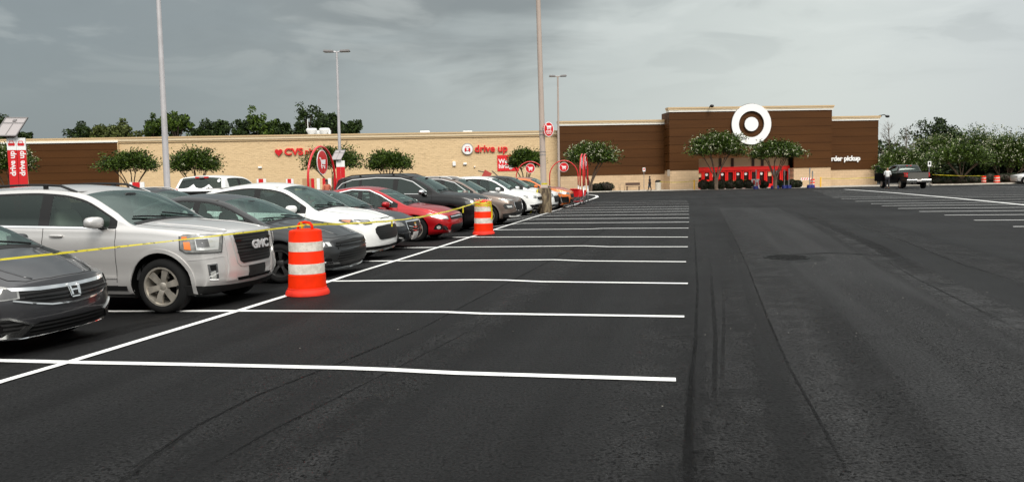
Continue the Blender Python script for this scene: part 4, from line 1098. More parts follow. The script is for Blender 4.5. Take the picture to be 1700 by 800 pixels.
# ---- 2 silver SUV
gmc = suv(L=4.70, W=1.86, H=1.70, wb=2.86, fo=.86, r=.360, rim=.250, cowl=-1.28, head=-2.10, rhead=-4.3, rbase=-4.58, sw0=-1.62, sw1=-4.35, spokes=6,
    top=[(0, 1.035), (-.10, 1.07), (-.5, 1.125), (-1.28, 1.19), (-1.6, 1.37), (-2.10, 1.60), (-2.45, 1.665), (-2.9, 1.69), (-3.9, 1.66), (-4.3, 1.58), (-4.58, 1.15), (-4.70, 1.05)],
    belt=[(0, .985), (-.5, 1.045), (-1.28, 1.10), (-2.5, 1.12), (-4.7, 1.17)], nose=[(.2, -.15), (.34, -.05), (.48, 0), (.8, -.02), (1.0, -.05), (1.12, -.12)], na=(.20, .15), nw=.07,
    door=(-1.50, -2.62), door2=(-2.62, -3.68), seams=[-1.50, -2.62, -3.68], handles=[-2.40, -3.50], pillars=[(-2.55, -2.72), (-3.72, -3.80)], win2=-2.6, paint=SILV, clad=1,
    flarem=SILV, flare=.05, flare_off=.014, rails=BLK, ry=.66, mirrorm=SILV, hg=.70, tumble=.26, gap=.075, fat=.045, seatm=SEATL, crown=.05,
    hoodlines=[[(-1.2, .52), (-.6, .48), (-.16, .42)]], det=[
    ('grille_surround', 'f', [(-.36, .565), (.36, .565), (.42, .62), (.505, 1.045), (-.505, 1.045), (-.42, .62)], .012, mat('satin_trim', (.62, .62, .61), .42, .7)),
    ('grille', 'f', [(-.32, .605), (.32, .605), (.375, .64), (.455, 1.005), (-.455, 1.005), (-.375, .64)], .020, MESH),
    ('grille_slat', 'f', rect(-.44, .44, .895, .915), .030, GLB), ('grille_slat', 'f', rect(-.41, .41, .745, .765), .030, GLB),
    ('grille_cheek', 'f', [(.44, .40), (.60, .40), (.56, .60), (.60, 1.02), (.53, 1.03), (.45, .62)], .010, SILV, True),
    ('headlight', 'f', [(.66, .79), (1.06, .80), (1.13, .84), (1.13, 1.0), (1.08, 1.03), (.62, 1.005)], .012, LENS, True),
    ('headlight_lens', 'f', [(.70, .82), (.94, .825), (.95, .985), (.67, .98)], .018, RFL, True),
    ('headlight_bezel', 'f', [(.74, .86), (.84, .85), (.88, .92), (.80, .955), (.73, .93)], .022, FOG, True),
    ('headlight_gasket', 'f', strip_outline([(.62, 1.0), (.655, .785), (1.06, .793), (1.135, .835), (1.135, 1.005)], .014), .016, LDK, True), ('headlight_lens', 'f', [(.80, .86), (.93, .86), (.94, .96), (.82, .965)], .024, mat('lamp_detail', (.16, .16, .16), .15, .4, coat=1.), True),  # dark grey detailing inside the headlamp
    ('indicator_lens', 'f', [(1.0, .83), (1.08, .84), (1.085, .93), (1.01, .93)], .018, AMB, True), ('indicator_lens', 'f', [(1.04, .955), (1.11, .955), (1.10, 1.0), (1.04, 1.0)], .018, AMB, True),
    ('fog_bezel', 'f', [(.71, .43), (.82, .435), (.84, .64), (.72, .645)], .010, CHR, True), ('fog_lamp', 'f', [(.74, .45), (.80, .455), (.81, .53), (.75, .55)], .016, FOG, True), ('fog_recess', 'f', [(.735, .56), (.80, .555), (.815, .625), (.74, .63)], .016, GLB, True),
    ('plate_mount', 'f', rect(-.20, .20, .42, .56), .014, BLK), ('lower_grille', 'f', [(-.40, .385), (.40, .385), (.42, .425), (-.42, .425)], .008, GLB),
    ('bumper_crease', 'f', strip_outline([(-1.05, .70), (-.62, .73), (-.60, .40)], .016), .006, SILV, True),
    ('lower_valance', 'f', [(-1.22, .25), (0, .21), (1.22, .25), (1.20, .375), (.5, .345), (0, .335), (-.5, .345), (-1.20, .375)], .010, BKP),
    ('door_sill_trim', 's', [(-3.70, .30), (-1.36, .30), (-1.36, .36), (-3.70, .36)], .006, BKP, True),
    ('door_moulding', 's', strip_outline([(-3.68, .47), (-1.50, .47)], .03), .012, SILV, True),
    ('belt_moulding', 's', strip_outline([(-4.4, 1.165), (-1.62, 1.112)], .022), .008, CHR, True)])
# ---- 3 dark compact sedan
drt = sedan(L=4.67, W=1.83, H=1.47, wb=2.70, fo=.96, r=.33, rim=.225, paint=CHAR, spokes=5, spoke='twin', rimm=ALD, na=(.17, .17),
    top=[(0, .72), (-.12, .77), (-.5, .89), (-1.22, 1.0), (-1.55, 1.15), (-2.1, 1.38), (-2.45, 1.45), (-2.8, 1.468), (-3.42, 1.38), (-4.12, 1.10), (-4.6, 1.04), (-4.67, .98)], cowl=-1.22, head=-2.1, glass2=GLS, handlem=CHAR,
    hoodlines=[[(-1.15, .50), (-.6, .42), (-.2, .30)]], det=[
    ('grille', 'f', [(-.52, .545), (.52, .545), (.60, .59), (.56, .655), (0, .675), (-.56, .655), (-.60, .59)], .008, MESH),
    ('grille_slat', 'f', strip_outline([(-.5, .60), (.5, .60)], .02), .018, GLB), ('grille_bar', 'f', strip_outline([(-.55, .540), (0, .525), (.55, .540)], .022), .016, CHAR),
    ('lower_grille', 'f', [(-.42, .24), (.42, .24), (.58, .36), (.50, .50), (-.50, .50), (-.58, .36)], .008, MESH),
    ('headlight', 'f', [(.63, .575), (.85, .585), (1.10, .64), (1.20, .70), (1.0, .695), (.66, .665)], .012, LDK, True),
    ('headlight_lens', 'f', [(.68, .592), (.74, .592), (.78, .655), (.72, .66)], .018, RFL, True), ('headlight_lens', 'f', [(.80, .60), (.95, .625), (.97, .672), (.82, .66)], .018, RFL, True),
    ('fog_recess', 'f', [(.66, .30), (1.0, .30), (1.05, .36), (.95, .41), (.70, .40)], .008, GLB, True), ('fog_lamp', 'f', [(.94+.035*math.cos(t*.4), .355+.032*math.sin(t*.4)) for t in range(16)], .016, FOG, True),
    ('fog_bezel', 'f', strip_outline([(.66, .34), (.9, .35)], .012), .014, CHR, True),
    ('lower_lip', 'f', strip_outline([(-1.1, .25), (-.6, .195), (0, .185), (.6, .195), (1.1, .25)], .03), .020, CHD)])
# ---- 4 white crossover
esc = suv(L=4.40, W=1.88, H=1.66, rhead=-3.85, rbase=-4.22, sw1=-3.75, pillars=[(-2.46, -2.60)], seams=[-1.42, -2.52, -3.45],
    top=[(0, .90), (-.12, .94), (-.5, 1.03), (-1.18, 1.12), (-1.5, 1.31), (-2.02, 1.575), (-2.35, 1.635), (-2.7, 1.655), (-3.3, 1.60), (-3.85, 1.47), (-4.22, 1.14), (-4.40, 1.02)], paint=WHP, spokes=5, spoke='twin', rimm=ALD, glass2=PRV, na=(.16, .17), flarem=BKP, hg=.66,
    hoodlines=[[(-1.1, .46), (-.5, .42), (-.15, .36)]], nose=[(.2, -.14), (.36, -.02), (.55, 0), (.75, -.04), (.95, -.14)], det=[
    ('grille', 'f', [(-.46, .50), (-.38, .47), (.38, .47), (.46, .50), (.56, .62), (.56, .70), (.48, .745), (0, .76), (-.48, .745), (-.56, .70), (-.56, .62)], .010, MESH),
    ('headlight', 'f', [(.62, .80), (.80, .79), (1.12, .825), (1.28, .885), (1.26, .91), (1.0, .90), (.66, .875)], .012, LDK, True),
    ('headlight_lens', 'f', [(.68, .81), (.98, .82), (1.0, .875), (.72, .86)], .018, LENS, True), ('indicator_lens', 'f', [(1.06, .84), (1.22, .88), (1.2, .895), (1.02, .89)], .018, mat('amber_dull', (.6, .24, .12), .2, coat=1.), True),
    ('lower_grille', 'f', [(-1.22, .22), (0, .20), (1.22, .22), (1.26, .46), (1.02, .44), (.80, .36), (0, .345), (-.80, .36), (-1.02, .44), (-1.26, .46)], .010, BKP),
    ('fog_recess', 'f', [(.92, .42), (1.18, .46), (1.16, .56), (.98, .53)], .014, GLB, True), ('skid_strip', 'f', strip_outline([(-.9, .25), (0, .235), (.9, .25)], .03), .020, CHD)])
# ---- 5 charcoal luxury sedan
cad = sedan(L=4.95, W=1.85, H=1.44, paint=DGR, spokes=5, spoke='twin', na=(.15, .15), det=[
    ('grille_surround', 'f', [(-.26, .30), (.26, .30), (.44, .52), (.46, .68), (-.46, .68), (-.44, .52)], .012, CHR),
    ('grille', 'f', [(-.23, .34), (.23, .34), (.40, .53), (.42, .65), (-.42, .65), (-.40, .53)], .020, MESH),
    ('grille_slat', 'f', strip_outline([(-.38, .56), (0, .50), (.38, .56)], .014), .026, CHR), ('grille_slat', 'f', strip_outline([(-.34, .49), (0, .43), (.34, .49)], .014), .026, CHR),
    ('badge', 'f', [(-.06, .55), (0, .52), (.06, .55), (.06, .62), (-.06, .62)], .032, CHR), ('number_plate', 'f', rect(-.16, .16, .25, .41), .034, mat('plate_white', (.55, .52, .50), .5)),
    ('headlight', 'f', [(.52, .58), (.72, .57), (1.0, .62), (1.15, .70), (1.05, .70), (.62, .655)], .012, LENS, True),
    ('lower_grille', 'f', [(.48, .26), (1.05, .30), (1.1, .44), (.58, .40)], .008, GLB, True), ('fog_bezel', 'f', strip_outline([(.6, .30), (.85, .32), (1.02, .42)], .02), .014, CHD, True)])
# ---- 6 red sedan
cam_ = sedan(L=4.80, W=1.82, H=1.47, wb=2.775, fo=.97, paint=REDP, spokes=5, spoke='twin', r=.335, rim=.225, na=(.17, .17), glass2=GLS,
    top=[(0, .74), (-.12, .79), (-.5, .89), (-1.20, .99), (-1.55, 1.15), (-2.08, 1.385), (-2.4, 1.45), (-2.75, 1.475), (-3.42, 1.40), (-4.12, 1.12), (-4.7, 1.06), (-4.8, 1.0)], det=[
    ('grille', 'f', [(-.50, .56), (.50, .56), (.56, .66), (0, .69), (-.56, .66)], .008, MESH), ('grille_bar', 'f', strip_outline([(-.52, .63), (0, .645), (.52, .63)], .025), .018, CHR),
    ('lower_grille', 'f', [(-.45, .22), (.45, .22), (.55, .36), (.48, .43), (-.48, .43), (-.55, .36)], .008, MESH),
    ('headlight', 'f', [(.62, .57), (.85, .585), (1.08, .655), (1.2, .725), (1.1, .73), (.9, .705), (.64, .65)], .012, LENS, True), ('headlight_lens', 'f', [(.66, .585), (.82, .60), (.84, .68), (.68, .655)], .018, RFL, True),
    ('fog_recess', 'f', [(.62, .29), (1.02, .32), (.98, .42), (.90, .48), (.70, .38)], .008, GLB, True), ('fog_lamp', 'f', [(.90+.045*math.cos(t*.4), .375+.045*math.sin(t*.4)) for t in range(16)], .016, FOG, True),
    ('window_moulding', 's', strip_outline([(-3.9, 1.04), (-3.7, 1.15), (-3.3, 1.29), (-2.8, 1.385), (-2.3, 1.36), (-1.95, 1.22), (-1.6, 1.03)], .022), .016, CHR, True)])
# ---- 7 big black SUV
dur = suv(L=5.10, W=1.95, H=1.82, wb=3.02, fo=.98, r=.385, rim=.262, paint=BLP, spokes=5, spoke='wide', glass=PRV, glass2=PRV, cowl=-1.3, head=-2.16, rhead=-4.62, rbase=-4.92, sw0=-1.72, sw1=-4.6,
    top=[(0, 1.02), (-.12, 1.07), (-.5, 1.15), (-1.30, 1.23), (-1.65, 1.44), (-2.16, 1.70), (-2.5, 1.785), (-2.9, 1.82), (-4.2, 1.78), (-4.75, 1.72), (-4.95, 1.22), (-5.1, 1.1)], belt=[(0, .96), (-.5, 1.06), (-1.3, 1.13), (-2.8, 1.16), (-5.1, 1.22)],
    door=(-1.55, -2.75), door2=(-2.75, -3.85), seams=[-1.55, -2.75, -3.85], handles=[-2.5, -3.6], pillars=[(-2.68, -2.84), (-3.88, -3.97)], win2=-2.75, handlem=CHR, mirrorm=CHR, flarem=BLP, rails=BLK, ry=.66, na=(.14, .16), det=[
    ('grille', 'f', [(-.48, .62), (.48, .62), (.54, .90), (.50, .98), (-.50, .98), (-.54, .90)], .012, MESH), ('grille_surround', 'f', strip_outline([(-.5, .98), (-.56, .88), (-.50, .60), (0, .585), (.50, .60), (.56, .88), (.5, .98)], .03), .018, CHR),
    ('headlight', 'f', [(.62, .80), (.9, .81), (1.08, .86), (1.10, .94), (.95, .95), (.62, .91)], .012, LDK, True), ('headlight_lens', 'f', [(.66, .82), (.86, .83), (.88, .91), (.68, .89)], .018, LENS, True), ('fog_recess', 'f', [(.7, .42), (.95, .44), (.95, .54), (.7, .53)], .010, GLB, True),
    ('window_moulding', 's', strip_outline([(-4.70, 1.36), (-4.55, 1.52), (-4.2, 1.64), (-3.4, 1.69), (-2.6, 1.66), (-2.2, 1.55), (-1.72, 1.24)], .022), .016, CHD, True), ('window_moulding', 's', strip_outline([(-4.70, 1.225), (-1.72, 1.165)], .020), .012, CHD, True),
    ('door_moulding', 's', strip_outline([(-3.85, .52), (-1.55, .52)], .035), .012, CHD, True)])
# ---- 8 taupe SUV
sfe = suv(L=4.77, W=1.89, H=1.69, paint=TAU, rails=CHD, ry=.62, spokes=5, spoke='twin', flarem=mat('taupe_trim', (.16, .13, .11), .5), na=(.16, .16), det=[
    ('grille', 'f', [(-.42, .50), (.42, .50), (.58, .68), (.60, .78), (-.60, .78), (-.58, .68)], .012, MESH), ('grille_surround', 'f', strip_outline([(-.60, .79), (-.58, .68), (-.44, .49), (.44, .49), (.58, .68), (.60, .79)], .028), .018, CHR),
    ('headlight', 'f', [(.60, .82), (1.0, .84), (1.15, .88), (1.0, .90), (.62, .87)], .012, LENS, True), ('headlight', 'f', [(.66, .58), (.92, .56), (1.0, .66), (.94, .74), (.68, .70)], .012, LDK, True), ('headlight_lens', 'f', [(.72, .61), (.86, .60), (.90, .67), (.74, .67)], .018, RFL, True),
    ('lower_grille', 'f', [(-.95, .24), (.95, .24), (1.02, .40), (.6, .44), (-.6, .44), (-1.02, .40)], .010, BKP), ('skid_strip', 'f', strip_outline([(-.98, .33), (0, .30), (.98, .33)], .05), .018, CHD),
    ('window_moulding', 's', strip_outline([(-4.1, 1.52), (-3.4, 1.60), (-2.6, 1.58), (-2.1, 1.46), (-1.55, 1.09)], .02), .016, CHD, True)])
# ---- 9, 10 white SUVs, 11 orange, 12 red and black
wh1 = suv(L=4.70, paint=WHP, spokes=5, spoke='twin', rimm=ALD, glass=GLS, glass2=PRV, flarem=BKP, det=[
    ('grille', 'f', [(-.55, .66), (.55, .66), (.60, .78), (-.60, .78)], .012, MESH), ('grille_surround', 'f', strip_outline([(-.6, .655), (0, .645), (.6, .655)], .03), .018, CHR), ('headlight', 'f', [(.64, .72), (1.05, .76), (1.18, .85), (1.0, .87), (.64, .82)], .012, LENS, True),
    ('lower_grille', 'f', [(-.8, .26), (.8, .26), (.95, .46), (.6, .50), (-.6, .50), (-.95, .46)], .010, GLB)])
wh2 = suv(L=4.50, W=1.84, paint=WHP, roofm=GLB, spokes=5, spoke='twin', glass2=PRV, det=[
    ('grille', 'f', [(-.5, .46), (.5, .46), (.60, .74), (-.60, .74)], .012, MESH), ('headlight', 'f', [(.62, .70), (1.1, .76), (1.2, .86), (.66, .84)], .012, LDK, True), ('headlight_lens', 'f', [(.70, .73), (.95, .76), (.98, .82), (.72, .81)], .018, RFL, True),
    ('fog_recess', 'f', [(.72, .40), (1.05, .36), (1.12, .62), (.95, .66)], .012, GLB, True), ('lower_grille', 'f', [(-.9, .24), (.9, .24), (.95, .36), (-.95, .36)], .010, BKP)])
org = suv(L=4.38, W=1.80, H=1.57, paint=ORP, spokes=5, spoke='twin', fo=.90, wb=2.64, head=-1.98, cowl=-1.15,
    top=[(0, .86), (-.12, .90), (-.5, .98), (-1.15, 1.05), (-1.5, 1.24), (-1.98, 1.47), (-2.3, 1.54), (-2.8, 1.57), (-3.6, 1.53), (-4.0, 1.45), (-4.25, 1.05), (-4.38, .98)], rhead=-4.0, rbase=-4.25, sw1=-3.8, det=[
    ('grille', 'f', [(-.42, .56), (.42, .56), (.52, .74), (-.52, .74)], .012, MESH), ('headlight', 'f', [(.58, .72), (1.1, .76), (1.22, .84), (.62, .82)], .012, LENS, True),
    ('fog_recess', 'f', [(.62, .34), (.95, .32), (1.02, .60), (.70, .62)], .012, GLB, True), ('fog_bezel', 'f', strip_outline([(.66, .36), (.98, .35), (1.04, .60), (.98, .66)], .04), .018, CHD, True), ('lower_grille', 'f', [(-.5, .26), (.5, .26), (.55, .5), (-.55, .5)], .010, GLB)])
rdb = suv(L=4.20, W=1.80, H=1.60, paint=REDP, roofm=GLB, glass2=GLS, cowl=-1.25, head=-1.95, det=[('headlight', 'f', [(.60, .74), (1.1, .78), (1.2, .86), (.62, .84)], .012, LENS, True), ('grille', 'f', [(-.5, .50), (.5, .50), (.56, .70), (-.56, .70)], .012, MESH)])
rdb['wb'] = 2.5; rdb['rhead'] = -3.9; rdb['rbase'] = -4.08; rdb['sw1'] = -3.8; rdb['top'] = [(0, .90), (-.12, .95), (-.5, 1.03), (-1.25, 1.10), (-1.6, 1.35), (-1.95, 1.54), (-2.3, 1.585), (-2.8, 1.60), (-3.6, 1.57), (-3.9, 1.50), (-4.08, 1.12), (-4.2, 1.02)]
FLEET = [
 (hon, 'gunmetal hatchback cut by the left edge, wide chrome-edged grille', 'car', 1.20, -.98),
 (gmc, 'silver SUV with tall black grille and amber corner lamps', 'suv', 4.0, -.48),
 (drt, 'charcoal sedan right behind the nearest orange drum, dark wheels', 'car', 6.8, -.24),
 (esc, 'white crossover with black honeycomb grille and black lower bumper', 'suv', 9.55, -.70),
 (cad, 'dark grey sedan with chrome shield grille and front plate', 'car', 12.35, -1.15),
 (cam_, 'bright red sedan with silver five-spoke wheels', 'car', 15.1, -.86),
 (dur, 'big black SUV with chrome mirrors behind the red sedan', 'suv', 18.5, -.90),
 (sfe, 'taupe SUV with stacked headlamps right of the second drum', 'suv', 21.1, -.45),
 (wh1, 'white SUV beside the taupe one, all-white roof', 'suv', 27.3, -.85),
 (wh2, 'white SUV with black roof behind the concrete pole base', 'suv', 30.1, -.65),
 (org, 'orange crossover parked next to the trolley bay', 'suv', 33.0, -.38),
 (rdb, 'red SUV with black roof, last in the row by the trolley bay', 'suv', 36.0, -.95)]
for p, lab, cat, s_, n_ in FLEET:
    r_, pr, part = build_car(p, lab, cat, s_, n_)
    def car_text(nm, body, u, z, size, m, bold=.01, off=.03, sx=1.):
        h, nn = pr.hit(u, z, 'f'); xa = Vector((0, 0, 1)).cross(nn).normalized(); ya = nn.cross(xa)
        o = text(nm, body, size, m, frame(h+nn*off+Vector((p['L']/2, 0, 0)), xa, ya), r_, .006, bold, sx=sx); return o
    if p is gmc:
        car_text('grille_letters', 'GMC', 0, .830, .150, mat('chrome_letters', (.75, .75, .75), .3, .6), .006, .085, 1.2)
        h, nn = pr.hit(-1.95, .56, 's', 1); text('door_lettering', 'TERRAIN', .062, mat('dark_chrome', (.25, .25, .25), .3, .8), frame(h+nn*.014+Vector((p['L']/2, 0, 0)), (1, 0, 0), (0, 0, 1)), r_, .003, .002, sx=1.5)
    if p is hon:
        for q in (-1, 1): 
            v_, f_ = pr.patch([(q*.044-.012, .562), (q*.044+.012, .562), (q*.056+.012, .652), (q*.056-.012, .652)], 'f', .034, .05); part('badge', v_, f_, CHR)
        v_, f_ = pr.patch(rect(-.042, .042, .60, .615), 'f', .034, .05); part('badge', v_, f_, CHR)
        for a_, b_ in (((-.07, .672), (.07, .672)), ((-.055, .543), (.055, .543)), ((-.082, .665), (-.063, .55)), ((.082, .665), (.063, .55))):
            v_, f_ = pr.patch(strip_outline([a_, b_], .010), 'f', .03, .05); part('badge_rim', v_, f_, CHR)
# ---- pickups: the same loft with a bed
def pickup(**k):
    d = dict(L=6.1, W=2.03, H=1.98, wb=3.9, fo=.98, r=.41, rim=.235, cowl=-1.45, head=-2.2, rhead=-4.15, rbase=-4.42, sw0=-1.95, sw1=-4.05, inside=False,
             top=[(0, 1.22), (-.12, 1.27), (-.5, 1.33), (-1.45, 1.40), (-1.8, 1.62), (-2.2, 1.88), (-2.5, 1.95), (-3., 1.98), (-3.9, 1.96), (-4.15, 1.90), (-4.42, 1.44), (-4.45, 1.40), (-6.1, 1.40)],
             belt=[(0, 1.12), (-.5, 1.2), (-1.4, 1.28), (-4.3, 1.31), (-4.5, 1.33), (-6.1, 1.34)], nose=[(.3, -.1), (.5, 0), (1.2, -.03)], na=(.08, .12), nw=.04, tumble=.24, crown=.045, fat=.03,
             bot=[(0, .45), (-6.1, .50)], tail=[(.4, -.02), (.8, 0), (1.4, 0)], door=(-1.75, -2.95), door2=(-2.95, -4.05), seams=[-1.75, -2.95, -4.05, -4.47], seamz=.62, handles=[-2.75, -3.85],
             pillars=[(-2.88, -3.02)], glass=PRV, glass2=PRV, rglass=PRV, paint=BLP, clad=1, flare=.05, flare_off=.014, flarem=BLP, spokes=8, gap=.07, step=.1, hg=.8)
    d.update(k); return d
def rear_details(pr, part, root, p, W):
    L = p['L']
    for q in (-1, 1):
        v_, f_ = pr.patch([(q*(W/2-.20), .98), (q*(W/2-.045), .98), (q*(W/2-.045), 1.33), (q*(W/2-.20), 1.33)], 'b', .012, .06); part('tail_light', v_, f_, REDL)
        v_, f_ = pr.patch([(q*(W/2-.19), 1.10), (q*(W/2-.07), 1.10), (q*(W/2-.07), 1.16), (q*(W/2-.19), 1.16)], 'b', .016, .06); part('reverse_light', v_, f_, LENS)
    v_, f_ = pr.patch([(-W/2+.22, .84), (W/2-.22, .84), (W/2-.22, 1.33), (-W/2+.22, 1.33)], 'b', .006, .1); tg = part('tailgate', v_, f_, p.get('gatem', p['paint']))
    b = MB(); b.box2((-L/2-.16, -W/2+.05, .56), (-L/2-.02, W/2-.05, .78)); bevel(b.build('rear_bumper', CHD, root), .03)
    b = MB(); b.box2((-L/2-.17, -.16, .62), (-L/2-.155, .16, .77)); b.build('number_plate', mat('plate_white', (.55, .52, .50), .5), root)
    b = MB(); b.box2((-L/2-.1, -.12, .44), (-L/2+.1, .12, .56)); b.tube([(-L/2+1.2, 0, .42), (-L/2+.3, .4, .42)], .05); b.box2((-L/2+1.0, -.8, .33), (-L/2+1.25, .8, .43)); b.build('hitch', DARK, root)
    # third brake light
    h = pr.b.ray_cast(Vector((p['rhead']+.03, 0, 4)), Vector((0, 0, -1)))[0]
    b = MB(); b.box((h.x+L/2-.03, 0, h.z-.015), (.05, .44, .05)); bl = b.build('brake_light', REDL, root)
    b = MB(); b.box((h.x+L/2-.06, 0, h.z-.015), (.02, .16, .04)); b.build('cargo_light', LENS, bl)
# black pickup with its driver's door open, far right
d0 = at(1499, 300, 68.5); c0 = Vector((d0.x, d0.y, 0))
blk = pickup(door2=(-2.95, -2.96), door=(-2.951, -2.952), gatem=mat('tailgate_paint', (.10, .095, .085), .35, coat=.5))  # tailgate colour is paler and warmer than the black body
AZT = R_(86)
rt, pr, part = build_car(blk, 'black pickup with its driver door open at the right of the lot', 'pickup', None, None, None, AZT, c0, 'pickup_truck')
rear_details(pr, part, rt, blk, 2.03)
# open door swung out on the left side
dp = empty('d', (0, 0, 0)); bpy.data.objects.remove(dp)
hx, hy = blk['L']/2-1.75, 2.03/2-.02
dv = Vector((-math.cos(R_(62)), math.sin(R_(62)), 0)); M = frame((hx, hy, 0), dv, (0, 0, 1))
poly_prism('door', [(0, .62), (1.15, .62), (1.18, 1.30), (.05, 1.30)], M, .06, BLP, rt)
poly_prism('door_glass', [(.16, 1.31), (1.12, 1.31), (1.02, 1.86), (.72, 1.90)], Matrix.Translation((0, .0, 0)) @ M, .02, glassmat('pale_door_glass', (.62, .74, .68)), rt)
db = MB()
for a, b_ in (((.04, 1.30), (.70, 1.92)), ((.70, 1.92), (1.06, 1.88)), ((1.06, 1.88), (1.18, 1.30))): db.tube([M @ Vector((*a, .03)), M @ Vector((*b_, .03))], .028, 6)
db.build('door_frame', BLP, rt)
mq = MB(); q_ = M @ Vector((.12, 1.38, -.22)); mq.box(tuple(q_), (.16, .22, .30)); mq.tube([M @ Vector((.1, 1.33, 0)), q_], .03, 6); bevel(mq.build('side_mirror', BLK, rt), .03)
# white pickup seen over the row: back window with a mountain decal
wp = pickup(L=5.4, W=1.90, H=1.74, wb=3.25, fo=.9, r=.37, paint=WHP, inside=False, rhead=-3.55, rbase=-3.80, sw1=-3.42, door2=(-2.7, -3.4), door=(-1.7, -2.7), seams=[-1.7, -2.7, -3.45, -3.84], pillars=[(-2.62, -2.80)],
    top=[(0, 1.05), (-.12, 1.10), (-.5, 1.15), (-1.35, 1.21), (-1.65, 1.42), (-2.05, 1.65), (-2.4, 1.72), (-2.9, 1.74), (-3.3, 1.73), (-3.55, 1.68), (-3.80, 1.22), (-3.84, 1.19), (-5.4, 1.19)],
    belt=[(0, .95), (-.5, 1.03), (-1.35, 1.09), (-3.7, 1.10), (-3.85, 1.12), (-5.4, 1.13)], cowl=-1.35, head=-2.05, sw0=-1.8, handles=[-2.55, -3.3], flarem=WHP, seamz=.6, tumble=.22)
d0 = at(338, 330, 28.0); c0 = Vector((d0.x, d0.y, 0)); WA = R_(90-9)
hd = Vector((math.cos(WA), math.sin(WA), 0)); c0 = c0+hd*.9
rt2, pr, part = build_car(wp, 'white pickup with a snowy mountain decal across its dark rear window', 'pickup', None, None, None, WA, c0, 'pickup_truck')
for v in ([(-.62, 1.27), (-.50, 1.33), (-.38, 1.35), (-.22, 1.46), (-.12, 1.36), (-.02, 1.33), (.02, 1.29), (-.3, 1.28)], [(.02, 1.28), (.12, 1.34), (.20, 1.37), (.30, 1.45), (.40, 1.37), (.55, 1.27), (.42, 1.30), (.30, 1.36), (.2, 1.28)]):
    v_, f_ = pr.patch([(-a, b_) for a, b_ in v][::-1], 'b', .012, .06, thick=.001); part('mountain_decal', v_, f_, mat('decal_white', (.85, .85, .85), .5))
v_, f_ = pr.patch([(-.60+.05*math.cos(t*.5), 1.56+.05*math.sin(t*.5)) for t in range(12)], 'b', .012, .06, thick=.001); part('round_sticker', v_, f_, _m['decal_white'])
rear_details(pr, part, rt2, wp, 1.90); rt2.scale = (1.09, 1.09, 1.09)
b = MB(); b.box2((-5.4/2+.02, -.86, 1.20), (-5.4/2+1.5, .86, 1.25)); b.build('bed_cover', BLK, rt2)
# dark SUV roof and others glimpsed in the rows behind
def back_car(p, label, px, py, depth, ang, cat='suv'):
    d = at(px, py, depth); r_, pr_, part_ = build_car(p, label, cat, None, None, 'cars glimpsed behind the first row', ang, Vector((d.x, d.y, 0))); return r_
back_car(suv(L=4.8, H=1.62, paint=BLP, rails=CHD, ry=.6, step=.12, inside=False, glass=PRV, det=[]), 'black wagon roof showing between the silver SUV and the white pickup', 262, 330, 21.5, -AZ).scale = (.93, .93, .93)
far = suv(L=4.6, paint=SILV, step=.15, inside=False, glass=PRV, det=[('headlight', 'f', [(.60, .74), (1.1, .78), (1.2, .86), (.62, .84)], .012, LENS, True)])
d = at(1712, 300, 84); build_car(far, 'silver car nose cut by the right edge of the lot', 'car', None, None, None, math.pi-.15, Vector((d.x+.5, d.y, 0)))
# ================================================================ street furniture, drums, tape, signs
ORG_ = mat('drum_orange', (.80, .026, .001), .55, vary=.12, vscale=7, spec=.12); DWH, nt, b = node_mat('drum_sheeting'); c = N('ShaderNodeTexCoord')
n_ = N('ShaderNodeTexNoise', i_Scale=9., i_Detail=8., i_Roughness=.7); LK(c.outputs['Object'], n_.inputs['Vector'])
n2_ = N('ShaderNodeTexNoise', i_Scale=38., i_Detail=3.); LK(c.outputs['Object'], n2_.inputs['Vector'])
cc = MIXC(MAPR(n_.outputs[0], .35, .70), (.54, .49, .42), (.76, .71, .63)); cc = MIXC(MAPR(n2_.outputs[0], .66, .74), cc, (.34, .29, .23)); LK(cc, b.inputs['Base Color']); b.inputs['Roughness'].default_value = .5
YEL, nt, b = node_mat('caution_tape'); c = N('ShaderNodeTexCoord'); mp = N('ShaderNodeMapping'); mp.inputs['Scale'].default_value = (7., 7., 30.); LK(c.outputs['Object'], mp.inputs[0])
n_ = N('ShaderNodeTexNoise', i_Scale=1.6, i_Detail=2.); LK(mp.outputs[0], n_.inputs['Vector'])
LK(MIXC(MAPR(n_.outputs[0], .60, .66), (.56, .47, .015), (.05, .05, .02)), b.inputs['Base Color']); b.inputs['Roughness'].default_value = .35
STEEL = mat('pole_steel', (.58, .56, .57), .4, .35, vary=.15, vscale=2); POLEC = mat('pole_beige', (.44, .36, .31), .5, vary=.1, vscale=2); GALV = mat('galvanised', (.5, .5, .5), .35, .8)
TRED = mat('frame_red', (.62, .012, .016), .3, coat=.5); SRED = mat('cart_red', (.70, .015, .02), .4); YBOL = mat('bollard_yellow', (.75, .42, .04), .5); BLUE = mat('base_blue', (.012, .02, .16), .5)
